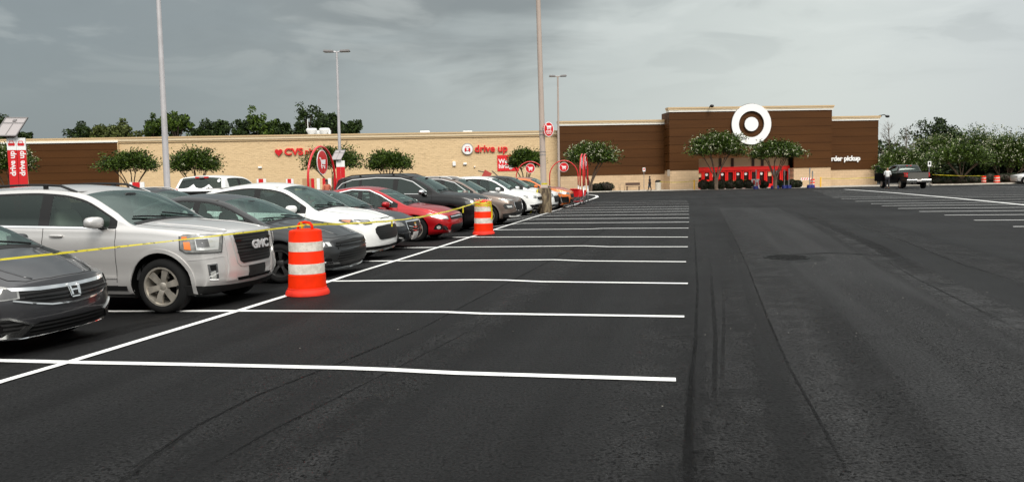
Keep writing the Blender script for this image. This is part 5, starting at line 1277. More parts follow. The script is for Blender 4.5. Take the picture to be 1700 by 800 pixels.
def drum(name_pt, label, handle=True, sc=1., group='orange traffic drums', parts=True):
    e = empty('traffic_drum', name_pt, random.uniform(0, 6)); tag(e, label, 'traffic drum', group); e.scale = (sc*.88, sc*.88, sc*.95)
    prof = [(.29, .10), (.288, .30), (.276, .31), (.276, .475), (.268, .485), (.268, .63), (.262, .64), (.262, .79), (.255, .80), (.252, .935), (.240, .955), (.10, .975), (.0001, .978)]
    b = MB(); b.lathe([(.340, 0), (.340, .035), (.32, .075), (.305, .085), (.302, .11), (.0001, .11)], 40); bevel(b.build('rubber_base', mat('base_orange', (.70, .018, .001), .7, vary=.2, vscale=6), e, 30), .004)
    b = MB(); b.lathe([(.0001, .10), (.292, .10), (.295, .13), (.290, .16), (.288, .30), (.277, .312), (.277, .475), (.270, .485), (.269, .63), (.262, .642), (.262, .795), (.256, .805), (.252, .925), (.243, .950), (.20, .962), (.10, .975), (.0001, .978)], 40); b.build('body', ORG_, e, 35)
    for z0, z1, r in ((.318, .470, .2785), (.648, .790, .2635)):
        b = MB(); b.lathe([(r-.004, z0), (r, z0+.003), (r, z1-.003), (r-.004, z1)], 40); b.build('reflective_band', DWH, e, 35)
    if handle:
        b = MB(); pts = [(-.125, 0, .965), (-.118, 0, 1.02), (-.085, 0, 1.058), (0, 0, 1.070), (.085, 0, 1.058), (.118, 0, 1.02), (.125, 0, .965)]
        b.tube(pts, .027, 8, flat=.7); b.build('handle', ORG_, e, 180)
    return e
def onrow(px, py):
    x, y = gnd(px, py); return (x, y, gz(x, y))
D1 = drum(onrow(511, 488), 'nearest orange and white traffic drum, tall in front of the dark sedan'); D1.rotation_euler[2] = -.25; D1.scale = (.87, .87, .92)
D2 = drum(onrow(803, 389), 'orange and white drum wound with yellow tape, right of the red sedan', False)
# tape loops and torn mesh on the second drum's top
def ribbon(name, pts, w, m, parent=None, twist0=0., tw=0., label=None):
    P = [Vector(p) for p in pts]; Q = []
    for a, b_ in zip(P[:-1], P[1:]):
        k = max(1, int((b_-a).length/.12)); Q += [a.lerp(b_, i/k) for i in range(k)]
    Q.append(P[-1]); V = []
    for i, p in enumerate(Q):
        t = (Q[min(i+1, len(Q)-1)]-Q[max(0, i-1)]).normalized(); up = Vector((0, 0, 1)) if abs(t.z) < .9 else Vector((1, 0, 0)); s_ = t.cross(up).normalized(); u_ = s_.cross(t)
        an = twist0+tw*i+.35*math.sin(i*.35)+.2*math.sin(i*.13+1); d = u_*math.cos(an)+s_*math.sin(an); n_ = t.cross(d)*.0006
        for q in (p-d*w/2-n_, p+d*w/2-n_, p+d*w/2+n_, p-d*w/2+n_): V.append(q)
    F = []
    for i in range(len(Q)-1):
        for k in range(4): F.append((4*i+k, 4*i+(k+1) % 4, 4*i+4+(k+1) % 4, 4*i+4+k))
    return meshobj(name, V, F, m, parent)
def sag(a, b_, s_, n=24, wob=0.):
    a = Vector(a); b_ = Vector(b_); return [a.lerp(b_, i/n)-Vector((0, 0, s_*4*(i/n)*(1-i/n)+wob*math.sin(i*1.7))) for i in range(n+1)]
t1 = Vector(D1.location)+Vector((0, 0, .945)); t2 = Vector(D2.location)+Vector((0, 0, .93))
qx, qy = gnd(-330, 720)
q0 = at(0, 427, 6.35); dirn = (q0-t1); q0 = t1+dirn*1.6
o = ribbon('caution_tape', sag(q0, t1, .02), .019, YEL, twist0=-.6); tag(o, 'yellow tape running from the nearest drum off past the gunmetal hatchback', 'caution tape', 'yellow caution tape')
o = ribbon('caution_tape', sag(t1+Vector((0, 0, .01)), t2, .17, 40, .004), .032, YEL, twist0=-.6); tag(o, 'yellow tape sagging between the two orange drums', 'caution tape', 'yellow caution tape')
lp = MB(); 
o = ribbon('tape_knot', [t1+Vector((-.02, -.03, .05)), t1+Vector((-.05, -.04, .13)), t1+Vector((-.03, -.03, .02)), t1+Vector((.05, -.02, -.01))], .05, YEL); o.parent = D1; o.matrix_parent_inverse = Matrix.Translation(D1.location).inverted(); o.location = (0, 0, 0)
for k, (f, l_) in enumerate(((.325, .10), (.80, .14))):
    p = sag(t1, t2, .17, 40)[int(40*f)]; o = ribbon('tape_end', [p, p-Vector((0, .01, l_))], .03, YEL); tag(o, ['short tail of tape knotted above the white crossover grille', 'short tail of tape knotted over the red sedan headlamp'][k], 'tape tail')
# windings round the top of drum 2
for k in range(4):
    pts = [Vector((.262*math.cos(a*.35), .262*math.sin(a*.35), .90-.03*k+.02*math.sin(a*1.3+k))) for a in range(19)]
    o = ribbon('tape_winding', pts, .045, YEL if k != 1 else mat('torn_orange_tape', (.8, .22, .02), .5), D2)
o = ribbon('tape_winding', [(.20, -.20, .93), (.26, -.16, .75), (.27, -.15, .55), (.25, -.17, .42)], .05, YEL, D2); D2.rotation_euler[2] = 0
b = MB()
for k in range(26):
    a = 2*math.pi*k/26; b.tube([(.24*math.cos(a), .24*math.sin(a), .93), (.27*math.cos(a+.1), .27*math.sin(a+.1), .985+.03*random.random())], .008, 4)
b.build('torn_netting', mat('torn_white', (.7, .66, .6), .7), D2)
# ---- lamp poles
def lamp_pole(p0, p1, r0, r1, m, label, heads=0, hw=.6, htop=None):
    e = empty('lamp_post', p0); tag(e, label, 'lamp post'); b = MB(); v = p1-p0
    b.tube([Vector((0, 0, 0)), v*.5, v], [r0, (r0+r1)/2, r1], 16); b.build('pole', m, e, 60)
    b = MB(); b.lathe([(r0*2, 0), (r0*2, .03), (r0*1.25, .05), (r0*1.2, .25), (.001, .26)], 16); b.build('base_plate', m, e, 40)
    if heads:
        for q in (-1, 1):
            b = MB(); b.tube([v-Vector((0, 0, .05)), v+Vector((q*.18, 0, .0))], .04, 6); h_ = b.build('arm', m, e)
            b = MB(); b.box(v+Vector((q*(.18+hw/2), 0, .03)), (hw, .34, .12), Matrix.Rotation(R_(q*-3), 3, 'Y'), .85); bevel(b.build('lamp_head', mat('lamp_grey', (.16, .15, .15), .5), e), .02)
            b = MB(); b.box(v+Vector((q*(.18+hw/2), 0, -.035)), (hw*.8, .26, .02)); b.build('lamp_lens', mat('lamp_lens_grey', (.45, .45, .43), .3), e)
    return e
def two(pxa, pya, pxb, depth, zt):
    a = at(pxa, pya, depth); gx = gz(a.x, a.y); a.z = gx
    b_ = at(pxb, 0, depth); k = (zt-gx)/(b_.z-gx); return a, a+(b_-a)*k
a, b_ = two(277.5, 316, 263, 28, 10.5); lamp_pole(a, b_, .115, .06, STEEL, 'tall silver lamp pole cut by the top edge, behind the silver SUV')
a = at(565, 300, 48); a.z = gz(a.x, a.y); b_ = at(559, 86, 48); lamp_pole(a, b_, .11, .06, STEEL, 'silver lamp post with two heads beside the tall red arch', 2)
a = at(928, 310, 63); a.z = gz(a.x, a.y); b_ = at(926, 127, 63); lamp_pole(a, b_, .105, .06, POLEC, 'thin far lamp post with two heads at the corner of the brown wall', 2, .5)
# near pole on its concrete base
pb = Vector(onrow(904, 354)); e = empty('lamp_post', pb); tag(e, 'beige lamp pole on a stained round concrete base with yellow tape', 'lamp post')
CB, nt, b = node_mat('stained_concrete'); c = N('ShaderNodeTexCoord'); mp = N('ShaderNodeMapping'); mp.inputs['Scale'].default_value = (5, 5, 1.6); LK(c.outputs['Object'], mp.inputs[0])
n_ = N('ShaderNodeTexNoise', i_Scale=1.5, i_Detail=8., i_Roughness=.7); LK(mp.outputs[0], n_.inputs['Vector']); LK(MIXC(MAPR(n_.outputs[0], .40, .62), (.050, .034, .020), (.21, .16, .095)), b.inputs['Base Color']); b.inputs['Roughness'].default_value = .9
bp = N('ShaderNodeBump', i_Strength=.6, i_Distance=.03); LK(n_.outputs[0], bp.inputs['Height']); LK(bp.outputs[0], b.inputs['Normal'])
pt = at(893.5, 0, pb.y); k = (9.5-pb.z)/(pt.z-pb.z); pv = (pt-pb)*k
q = MB(); q.lathe([(.27, 0), (.27, 1.03), (.25, 1.06), (.001, 1.065)], 28); q.build('concrete_base', CB, e, 40)
q = MB(); q.box((0, 0, 1.13), (.32, .32, .13), None, .9); bevel(q.build('base_cover', POLEC, e), .01)
q = MB(); q.tube([pv*.115, pv*.5, pv], [.128, .112, .09], 20); q.build('pole', POLEC, e, 60)
for z in (2.42, 2.55, 3.25, 3.4): q = MB(); f = pv*(z/9.5); q.tube([f, f+Vector((0, 0, .02))], .136, 20); q.build('clamp_band', GALV, e, 40)
q = MB(); q.tube([(.0, 0, 1.2), (.0, 0, 1.27)], .14, 20); q.build('tape_band', YEL, e)
o = ribbon('tape_tail', [(-.28, -.12, 1.02), (-.34, -.16, .7), (-.45, -.25, .35), (-.62, -.42, .02)], .055, YEL, e, tw=.06)
q = MB(); q.tube([(-.34, -.05, 0), (-.34, -.05, 1.0)], .018, 6); q.build('steel_rod', GALV, e); q = MB(); q.tube([(.28, -.10, 0), (.285, -.1, 1.05)], .02, 6); q.build('conduit', mat('rusty_steel', (.16, .10, .05), .7), e)
def cart_icon(M, s, m, parent, th=.006):
    poly_prism('cart_icon', [(-.5*s, .32*s), (-.30*s, .32*s), (-.22*s, .16*s), (.42*s, .20*s), (.36*s, -.14*s), (-.16*s, -.12*s), (-.18*s, -.2*s), (.34*s, -.22*s), (.34*s, -.28*s), (-.26*s, -.28*s), (-.22*s, -.1*s), (-.35*s, .24*s), (-.5*s, .25*s)], M, th, m, parent)
    for q_ in (-.15, .25): poly_prism('cart_icon_wheel', disc_pts(.07*s, 10, (q_*s, -.36*s)), M, th, m, parent)
# oval sign clamped to the near pole
sp = at(911, 215, pb.y-.25)-pb; s_e = empty('cart_return_sign', pb+sp); tag(s_e, 'small red oval cart sign clamped high on the beige pole', 'sign')
MS = frame((0, 0, 0), (1, 0, 0), (0, 0, 1))
poly_prism('sign_plate', disc_pts(.205, 36, (0, 0), 1.48), MS, .02, WSG_, s_e); poly_prism('sign_face', disc_pts(.185, 36, (0, 0), 1.50), Matrix.Translation((0, -.021, 0)) @ MS, .004, TRED, s_e)
cart_icon(Matrix.Translation((0, -.026, .10)) @ MS, .28, WSG_, s_e)
for k, w in enumerate((.22, .26, .18)): 
    q = MB(); q.box((0, -.029, -.06-.055*k), (w, .006, .022)); q.build('sign_text_line', WSG_, s_e)
q = MB(); q.box((-.17, .02, .0), (.05, .03, .44)); q.box((-.19, .06, .12), (.10, .05, .03)); q.box((-.19, .06, -.12), (.10, .05, .03)); q.build('bracket', TRED, s_e)
# ---- trolley bays: red arches with round cart signs
def arch(pos, rz, label, w=1.9, h=2.62, sr=.36, oval=1., double=True, legs=True):
    e = empty('trolley_bay_arch', pos, rz); tag(e, label, 'trolley bay arch')
    for k, y in enumerate((0, .16) if double else (0,)):
        pts = [(-w/2, y, 0), (-w/2, y, h-w*.55)]+[(-w/2*math.cos(a), y, h-w*.55+w*.55*math.sin(a)) for a in [math.pi*i/16 for i in range(1, 16)]]+[(w/2, y, h-w*.55), (w/2, y, 0)]
        lo = MB(); lo.tube([(-w/2, y, 0), (-w/2, y, .95)], .034, 8); lo.build('leg', GALV, e, 180); lo = MB(); lo.tube([(w/2, y, 0), (w/2, y, .95)], .034, 8); lo.build('leg', GALV, e, 180)
        pts = [(-w/2, y, .95)]+pts[1:-1]+[(w/2, y, .95)]; b = MB(); b.tube(pts, .036, 8); b.build('arch_tube', TRED, e, 180)
    zc = h-sr-.12
    for side_ in ((1,) if not double else (1, -1)):
        M = Matrix.Translation((0, -.02 if side_ > 0 else .18, zc)) @ (MS if side_ > 0 else frame((0, 0, 0), (-1, 0, 0), (0, 0, 1)))
        poly_prism('sign_rim', disc_pts(sr, 36, (0, 0), oval), M, .015, WSG_, e); M2 = Matrix.Translation((0, -.016*side_, 0)) @ M
        poly_prism('sign_face', disc_pts(sr*.93, 36, (0, 0), oval), M2, .006, TRED, e); cart_icon(Matrix.Translation((0, -.007*side_, .0)) @ M2, sr*1.25, WSG_, e)
    return e
def gp(px, py, depth):
    a_ = at(px, py, depth); a_.z = gz(a_.x, a_.y); return a_
arch(gp(536, 330, 25.5), R_(77.2), 'big red trolley bay arch with oval cart sign in front of the pharmacy sign', 1.9, 2.70, .37, 1.05, False)
arch(gp(936.5, 320, 54), R_(3), 'red trolley bay arch with round cart sign just right of the beige pole', 1.9, 2.6, .31, 1., False)
arch(gp(881, 320, 57), R_(3), 'red trolley bay arch partly hidden behind the beige pole, left side', 2.0, 2.62, .34, 1., False)
arch(gp(972.5, 333, 43.0), R_(77.2), 'red arch seen almost edge-on at the open end of the trolley bay', 1.8, 2.62, .33, 1., True)
# shopping cart
def shopping_cart(pos, rz, label):
    e = empty('shopping_cart', pos, rz); tag(e, label, 'shopping cart')
    V = [(-.42, -.27, .52), (.40, -.22, .56), (.40, .22, .56), (-.42, .27, .52), (-.50, -.30, 1.0), (.52, -.25, .90), (.52, .25, .90), (-.50, .30, 1.0)]
    meshobj('basket', V, [(0, 3, 2, 1), (0, 1, 5, 4), (1, 2, 6, 5), (2, 3, 7, 6), (3, 0, 4, 7)], SRED, e)
    b = MB(); rim = [V[4], V[5], V[6], V[7], V[4]]; b.tube(rim, .022, 6); b.build('basket_rim', SRED, e)
    b = MB()
    for y in (-.24, .24): b.tube([(-.45, y, .98), (-.42, y, .50), (-.30, y, .22), (.42, y*.8, .16)], .016, 6); b.tube([(.40, y*.8, .55), (-.15, y, .30)], .014, 6)
    b.tube([(-.28, -.22, .2), (-.28, .22, .2)], .014, 6); b.build('frame', GALV, e)
    b = MB(); b.box((0, 0, .23), (.65, .40, .03)); b.build('lower_tray', SRED, e); b = MB(); b.tube([(-.56, -.27, 1.03), (-.56, .27, 1.03)], .022, 8); b.build('handle', SRED, e)
    for x, y in ((-.32, -.22), (-.32, .22), (.40, -.17), (.40, .17)): b = MB(); b.lathe([(.0001, -.015), (.062, -.015), (.062, .015), (.0001, .015)], 14, frame((x, y, .062), (1, 0, 0), (0, 0, 1))); b.build('wheel', RUB, e)
    return e
shopping_cart(gp(961, 330, 42.3), R_(52), 'red plastic shopping cart parked at the mouth of the trolley bay').scale = (.82, .82, .82)
# ---- solar powered pick-up bay sign, far left
def bay_sign(pos, rz, label, full=True, sc=1.):
    e = empty('pickup_bay_sign', pos, rz); tag(e, label, 'sign'); e.scale = (sc, sc, sc)
    for q in (-1, 1):
        b = MB(); b.box((q*.135, 0, 1.62), (.262, .12, 3.24)); bevel(b.build('sign_column', TRED, e), .01)
        b = MB(); b.box((q*.135, -.004, 3.04), (.264, .122, .40)); b.build('white_cap', WSG_, e)
        if full:
            e2 = e; M = Matrix.Translation((q*.135, -.067, 3.05)) @ MS
            poly_prism('car_icon', [(-.09, -.07), (.09, -.07), (.10, .0), (.07, .02), (.055, .09), (-.055, .09), (-.07, .02), (-.10, .0)], M, .004, TRED, e); poly_prism('icon_window', [(-.05, .02), (.05, .02), (.04, .065), (-.04, .065)], Matrix.Translation((0, -.005, 0)) @ M, .003, WSG_, e)
            text('lettering', 'drive up', .225, WSG_, Matrix.Translation((q*.135, -.064, 2.40)) @ MS @ Matrix.Rotation(R_(90), 4, 'Z'), e, .004, .006, sx=1.1)
    b = MB(); b.tube([(0, .02, 3.2), (0, .02, 3.62)], .035, 8); b.build('mast', WSG_, e)
    Mp = frame((-.12, -.02, 3.60), (1, 0, .0), (.0, .50, .78)) @ Matrix(((.77, .42, 0, 0), (0, 1, 0, 0), (0, 0, 1, 0), (0, 0, 0, 1)))
    b = MB(); b.box((0, 0, 0), (.80, .72, .035)); b.V = [tuple(Mp @ Vector(v)) for v in b.V]; b.build('solar_panel', mat('panel_back', (.34, .31, .31), .5), e)
    b = MB()
    for lo, hi in (((-.42, -.37, -.03), (-.38, .37, .03)), ((.38, -.37, -.03), (.42, .37, .03)), ((-.42, -.38, -.03), (.42, -.34, .03)), ((-.42, .34, -.03), (.42, .38, .03)), ((-.4, .13, .02), (.4, .16, .03)), ((-.012, -.34, .02), (.012, .13, .03)), ((-.06, .20, .02), (.06, .28, .05))): b.box2(lo, hi)
    b.V = [tuple(Mp @ Vector((v[0], v[1], v[2]*1.0))) for v in b.V]; b.build('panel_frame', mat('panel_frame_grey', (.16, .15, .15), .5), e)
    return e
sb = bay_sign(gp(33, 320, 27), R_(22), 'tall red drive up sign with tilted solar panel at the left edge')
bay_sign(gp(567, 320, 43), R_(10), 'narrow red bay sign with solar panel behind the silver lamp post', False, .82)
e = empty('folded_bay_sign', gp(812, 300, 52)); tag(e, 'small red and grey folded bay sign poking above the white SUV roof', 'sign')  # bay sign made of a red panel and dark solar panels
b = MB(); b.box((-.15, 0, 1.75), (.5, .2, .5), Matrix.Rotation(.5, 3, 'Y')); b.tube([(0, 0, 0), (0, 0, 1.8)], .05, 6); b.build('sign_panel', mat('faded_red', (.45, .06, .05), .5), e); b = MB(); b.box((.42, 0, 1.80), (.62, .2, .06), Matrix.Rotation(.75, 3, 'Y')); b.build('solar_panel', mat('panel_dark', (.05, .06, .06), .3), e); b = MB(); b.box((-.5, 0, 1.98), (.4, .2, .06), Matrix.Rotation(.2, 3, 'Y')); b.build('solar_panel', _m['panel_dark'], e)
def marker(px, pt, depth, label, w=.5):
    a_ = gp(px, 300, depth); h = at(px, pt, depth).z-a_.z; e = empty('bay_marker', a_, R_(6)); tag(e, label, 'sign', 'red and white bay markers behind the cars')
    b = MB(); b.box((0, 0, h-.15), (w, .04, .30)); b.build('board', WSG_, e); b = MB(); b.box((-w*.05, -.024, h-.15), (w*.5, .006, .29)); b.build('red_panel', TRED, e); b = MB(); b.tube([(w*.45, 0, 0), (w*.45, 0, h)], .03, 6); b.tube([(-w*.45, 0, 0), (-w*.45, 0, h)], .03, 6); b.build('post', WSG_, e)
marker(227, 302.5, 40, 'red and white bay marker under the leftmost full tree', .7); marker(434, 297, 45, 'small red and white bay marker above the dark sedan roof'); marker(481, 297, 46, 'small red and white bay marker left of the red arch', .4)
e = empty('barricade', gp(541, 300, 47), R_(4)); tag(e, 'red and white striped barricade seen under the red arch', 'barricade'); h = at(541, 296, 47).z-e.location.z
for k in range(5): b = MB(); b.box((-.75+k*.32, 0, h-.35), (.17, .05, .7)); b.build('stripe_board', TRED if k % 2 == 0 else WSG_, e)
b = MB(); b.box((-1.1, .05, h-.35), (.5, .04, .7)); b.box((1.0, .05, h-.3), (.4, .04, .6)); b.build('plywood_board', mat('plywood', (.45, .28, .15), .8), e)
for k, (px, w) in enumerate(((583, .1), (590, .1), (597, .12))):
    a_ = gp(px, 300, 47); h = at(px, 296.5, 47).z-a_.z; b = MB(); b.lathe([(.0001, 0), (.07, 0), (.07, h-.03), (.03, h), (.0001, h)], 12); o = b.build('bollard', WSG_, None, 40); o.location = a_; tag(o, ['leftmost', 'middle', 'rightmost'][k]+' of the three white posts right of the silver lamp post', 'bollard', 'white posts behind the cars')
# ---- in front of the store
def store_pt(px, v): 
    u = U(px, v); p = BO+BU*u+BN*v; p.z = GB+.13; return p
for k in range(3):
    p = store_pt(1015+9*k, 3.2); b = MB(); b.tube([(-.25, 0, 0), (-.25, 0, .6)]+[(-.25*math.cos(a), 0, .6+.25*math.sin(a)) for a in [math.pi*i/8 for i in range(1, 8)]]+[(.25, 0, .6), (.25, 0, 0)], .03, 6); o = b.build('bike_rack', mat('rack_beige', (.40, .30, .2), .6), None, 180); o.location = p; o.rotation_euler = (0, 0, BA); tag(o, ['left', 'middle', 'right'][k]+' of the three bike hoops by the brown wall', 'bike rack', 'bike hoops by the wall')
e = empty('park_bench', store_pt(1051, 3.0), BA); tag(e, 'brown slatted bench against the block wall left of the no parking sign', 'bench'); BW = mat('bench_brown', (.09, .05, .035), .7)
b = MB(); b.box((0, 0, .45), (1.7, .45, .06)); b.build('seat', BW, e); b = MB(); b.box((0, .22, .72), (1.7, .05, .30)); b.build('backrest', BW, e)
for q in (-.7, .7): b = MB(); b.box((q, -.15, .21), (.06, .06, .42)); b.box((q, .2, .21), (.06, .06, .42)); b.build('leg', BW, e)
def sign_post(p, h, label, w=.30, hh=.42, red=True):
    e = empty('sign_post', p, BA); tag(e, label, 'sign'); b = MB(); b.tube([(0, 0, 0), (0, 0, h)], .035, 6); b.build('post', GALV, e)
    b = MB(); b.box((0, -.05, h-hh/2), (w, .02, hh)); b.build('sign_plate', WSG_, e)
    b = MB(); b.box((0, -.063, h-hh*.42), (w*.5, .006, hh*.5)); b.build('sign_symbol', TRED if red else GLB, e); return e
sign_post(store_pt(1069, 5.0), 2.55, 'white and red sign on a post before the brown wall')
p = gp(1542, 300, 80); sign_post(p, at(1542, 268, 80).z-p.z, 'white sign on a thin post behind the black pickup bed', .34, .5, False)
e = empty('litter_bin', store_pt(1092.5, 4.5), BA); tag(e, 'pale litter bin with dark lid near the entrance corner', 'bin'); b = MB(); b.lathe([(.0001, 0), (.32, 0), (.34, .9), (.0001, .9)], 20); b.build('body', mat('bin_beige', (.55, .50, .42), .6), e, 40); b = MB(); b.lathe([(.36, .9), (.36, 1.0), (.2, 1.13), (.0001, 1.14)], 20); b.build('lid', BLK, e, 40)
u, z = fac(1109, 285, 3.8)
b = MB(); b.box2((-.15, -.12, -.35), (.15, 0, .35)); o = b.build('wall_box', mat('box_grey', (.30, .25, .2), .6)); o.location = store_pt(1109.8, 3.9)+Vector((0, 0, 1.9)); tag(o, 'small grey box on the left corner of the entrance block', 'wall box')
for px, lab in ((1152.5, 'yellow bollard left of the entrance opening'), (1362.5, 'yellow bollard right of the entrance near the lone drum')):
    b = MB(); b.lathe([(.0001, 0), (.085, 0), (.085, 1.05), (.05, 1.1), (.0001, 1.11)], 14); o = b.build('bollard', YBOL, None, 40); o.location = store_pt(px, 6.5); tag(o, lab, 'bollard', 'yellow bollards')
labs = ['in front of the red and white stand', 'leftmost of the middle pair', 'second of the middle pair', 'left of the pair before the right shrubs', 'right of the pair before the right shrubs', 'left of the pair beside the drum', 'right of the pair beside the drum']
for (px, ph), lb in zip(((1255, 282), (1284, 281), (1289, 283), (1302, 282), (1309.5, 280), (1344, 279), (1348.5, 284)), labs):
    p = store_pt(px, 8.9); p.z = GB; e = empty('temporary_post', p, BA); tag(e, 'thin post in a blue bucket base, '+lb, 'post', 'posts in blue bases before the entrance')
    b = MB(); b.lathe([(.0001, 0), (.30, 0), (.26, .42), (.22, .45), (.0001, .45)], 16); b.build('blue_base', BLUE, e, 40); hz = at(px, ph, p.y).z-p.z
    b = MB(); b.tube([(0, 0, .4), (.02, 0, hz)], .045, 6); b.build('post', GALV, e); b = MB(); b.box((.02, 0, hz-.3), (.14, .03, .6)); b.build('sign_blade', GALV, e)
e = empty('striped_stand', store_pt(1254, 7.6), BA); tag(e, 'red and white stand in the gap between the dark shrubs', 'stand'); b = MB(); b.box((0, 0, .6), (.9, .1, .9)); b.build('board', WSG_, e)
for k in range(4): b = MB(); b.box((-.5+.32*k, -.07, .45+.22*(k % 2)), (.2, .03, .5)); b.build('red_panel', TRED, e)
e = empty('barricade', store_pt(1338, 6.6), BA); tag(e, 'white barricade with orange stripes right of the entrance', 'barricade')
b = MB(); b.box((0, 0, .95), (1.2, .05, .26)); b.build('board', WSG_, e)
for k in range(4): b = MB(); b.box((-.42+.28*k, -.03, .95), (.09, .012, .24), Matrix.Rotation(.6, 3, 'Y')); b.build('stripe', ORG_, e)
for q in (-.5, .5): b = MB(); b.tube([(q, -.25, 0), (q, 0, 1.0)], .025, 6); b.tube([(q, .25, 0), (q, 0, 1.0)], .025, 6); b.build('leg', WSG_, e)
drum(store_pt(1349, 7.3), 'small orange drum beside the blue-based posts right of the entrance')
p = gp(1633, 303, 93); drum(p, 'leaning orange drum left of the pair near the right edge', False); p = gp(1653.5, 304.5, 90); d_ = drum(p, 'orange drum right of the pair near the right edge', False); drum(p+Vector((.45, .5, 0)), 'orange drum half hidden behind its neighbour near the right edge', False)
# yellow tape across the store front
def tape_run(a_, b_, lab, s_=.12): o = ribbon('caution_tape', sag(a_, b_, s_, 14), .05, YEL); tag(o, lab, 'caution tape', 'yellow caution tape'); return o
z_ = Vector((0, 0, .98)); tape_run(store_pt(1095, 6.4)+z_, store_pt(1152, 6.5)+z_, 'yellow tape from the litter bin to the left yellow bollard'); tape_run(store_pt(1152, 6.6)+z_, store_pt(1240, 7)+z_, 'yellow tape across the entrance behind the big blossoming tree')
tape_run(store_pt(1362, 6.6)+z_, store_pt(1462, 6.5)+z_, 'yellow tape from the right bollard along the order pickup wall', .1); tape_run(gp(1548, 300, 84)+Vector((0, 0, 1.15)), gp(1633, 303, 92)+Vector((0, 0, .95)), 'yellow tape behind the black pickup leading to the right drums', .05).scale = (1, 1, 1)
# ---- people
SKIN = mat('skin', (.30, .16, .10), .6); SKIND = mat('skin_dark', (.12, .06, .035), .6)
def skinmesh(name, verts, edges, rad, m, parent, root=0, sub=2):
    me = bpy.data.meshes.new(name); me.from_pydata(verts, edges, []); o = bpy.data.objects.new(name, me); COL.objects.link(o)
    md = o.modifiers.new('skin', 'SKIN'); md.use_smooth_shade = True; o.modifiers.new('sub', 'SUBSURF').levels = sub; o.modifiers['sub'].render_levels = sub
    for i, r in enumerate(rad): me.skin_vertices[0].data[i].radius = (r, r) if isinstance(r, float) else r
    me.skin_vertices[0].data[root].use_root = True
    dg = bpy.context.evaluated_depsgraph_get(); me2 = bpy.data.meshes.new_from_object(o.evaluated_get(dg)); bpy.data.objects.remove(o); return link(name, me2, m, parent, 180)
def person(pos, rz, h, label, skin, shirt, legs, hair, stride=.16, arm=(0, 0), reach=0., extra=None):
    e = empty('person', pos, rz); tag(e, label, 'person'); e.scale = (h/1.75,)*3
    s = stride   # faces +x
    V = [(0, 0, .95), (0, 0, 1.12), (0, 0, 1.34), (0, 0, 1.46), (.01, 0, 1.54), (.02, 0, 1.64), (.01, 0, 1.73),
         (0, .10, .90), (s*.6, .11, .50), (s, .11, .09), (s+.13, .12, .04), (0, -.10, .90), (-s*.4, -.11, .50), (-s*1.3, -.11, .10), (-s*1.3+.13, -.12, .04),
         (0, .19, 1.40), (-.04+.12*reach, .24, 1.13), (.06+.3*reach, .23, .92+.18*reach), (.09+.36*reach, .22, .84+.2*reach), (0, -.19, 1.40), (.02+.12*reach, -.24, 1.13), (.02+.32*reach, -.22, .92+.18*reach), (.04+.40*reach, -.20, .84+.2*reach)]
    E = [(0, 1), (1, 2), (2, 3), (3, 4), (4, 5), (5, 6), (0, 7), (7, 8), (8, 9), (9, 10), (0, 11), (11, 12), (12, 13), (13, 14), (3, 15), (15, 16), (16, 17), (17, 18), (3, 19), (19, 20), (20, 21), (21, 22)]
    R2 = [(.12, .15), (.11, .135), (.12, .16), (.08, .09), .052, (.085, .075), .06, .085, .055, .042, .04, .085, .055, .042, .04, .055, .042, .034, .036, .055, .042, .034, .036]
    R2 = [(float(r), float(r)) if not isinstance(r, tuple) else r for r in R2]
    skinmesh('body', V, E, R2, skin, e)
    si = [0, 1, 2, 3, 15, 16, 19, 20]; mp_ = {v: i for i, v in enumerate(si)}
    sv = [V[i] for i in si]; sv[0] = (0, 0, .92); se = [(0, 1), (1, 2), (2, 3), (3, 4), (4, 5), (3, 6), (6, 7)]
    skinmesh('shirt', sv, se, [(.15, .18), (.14, .165), (.145, .185), (.10, .11), (.07, .07), (.058, .058), (.07, .07), (.058, .058)], shirt, e)
    tv = [(0, 0, .96), V[7], V[8], (V[9][0], V[9][1], .12), V[11], V[12], (V[13][0], V[13][1], .13)]
    skinmesh('trousers', tv, [(0, 1), (1, 2), (2, 3), (0, 4), (4, 5), (5, 6)], [(.14, .17), (.105, .105), (.078, .078), (.06, .06), (.105, .105), (.078, .078), (.06, .06)], legs, e)
    for q in (V[10], V[14]): b = MB(); b.ell((q[0]-.03, q[1], .045), (.14, .05, .045)); b.build('shoe', BLK, e, 180)
    if hair: b = MB(); b.ell((-.012, 0, 1.70), (.105, .088, .095)); b.build('hair', hair, e, 180)
    if extra: extra(e)
    return e
HB = mat('hair_black', (.01, .008, .007), .7); WSH = mat('white_cloth', (.75, .75, .74), .8); DKC = mat('dark_cloth', (.015, .015, .02), .9); GRYC = mat('grey_cloth', (.10, .10, .11), .9)
def bag(e): b = MB(); b.box((.12, -.26, .62), (.34, .16, .5), None, .85); bevel(b.build('shopping_bag', WSH, e), .03)
person(store_pt(1078.5, 6.5), R_(150)+BA, 1.58, 'person in black walking past the brown wall with a white bag', SKIND, DKC, DKC, HB, .14, extra=bag)
p = gp(1473, 311, 66.3); person(p, R_(60), 1.74, 'man in a white T-shirt standing in the open door of the black pickup', SKIN, WSH, DKC, None, .08, reach=.8)
person(gp(542.5, 310, 46), R_(-60), 1.66, 'person with dark hair glimpsed above the dark grey sedan roof', SKIND, mat('orange_shirt', (.5, .14, .08), .8), DKC, HB, .1)
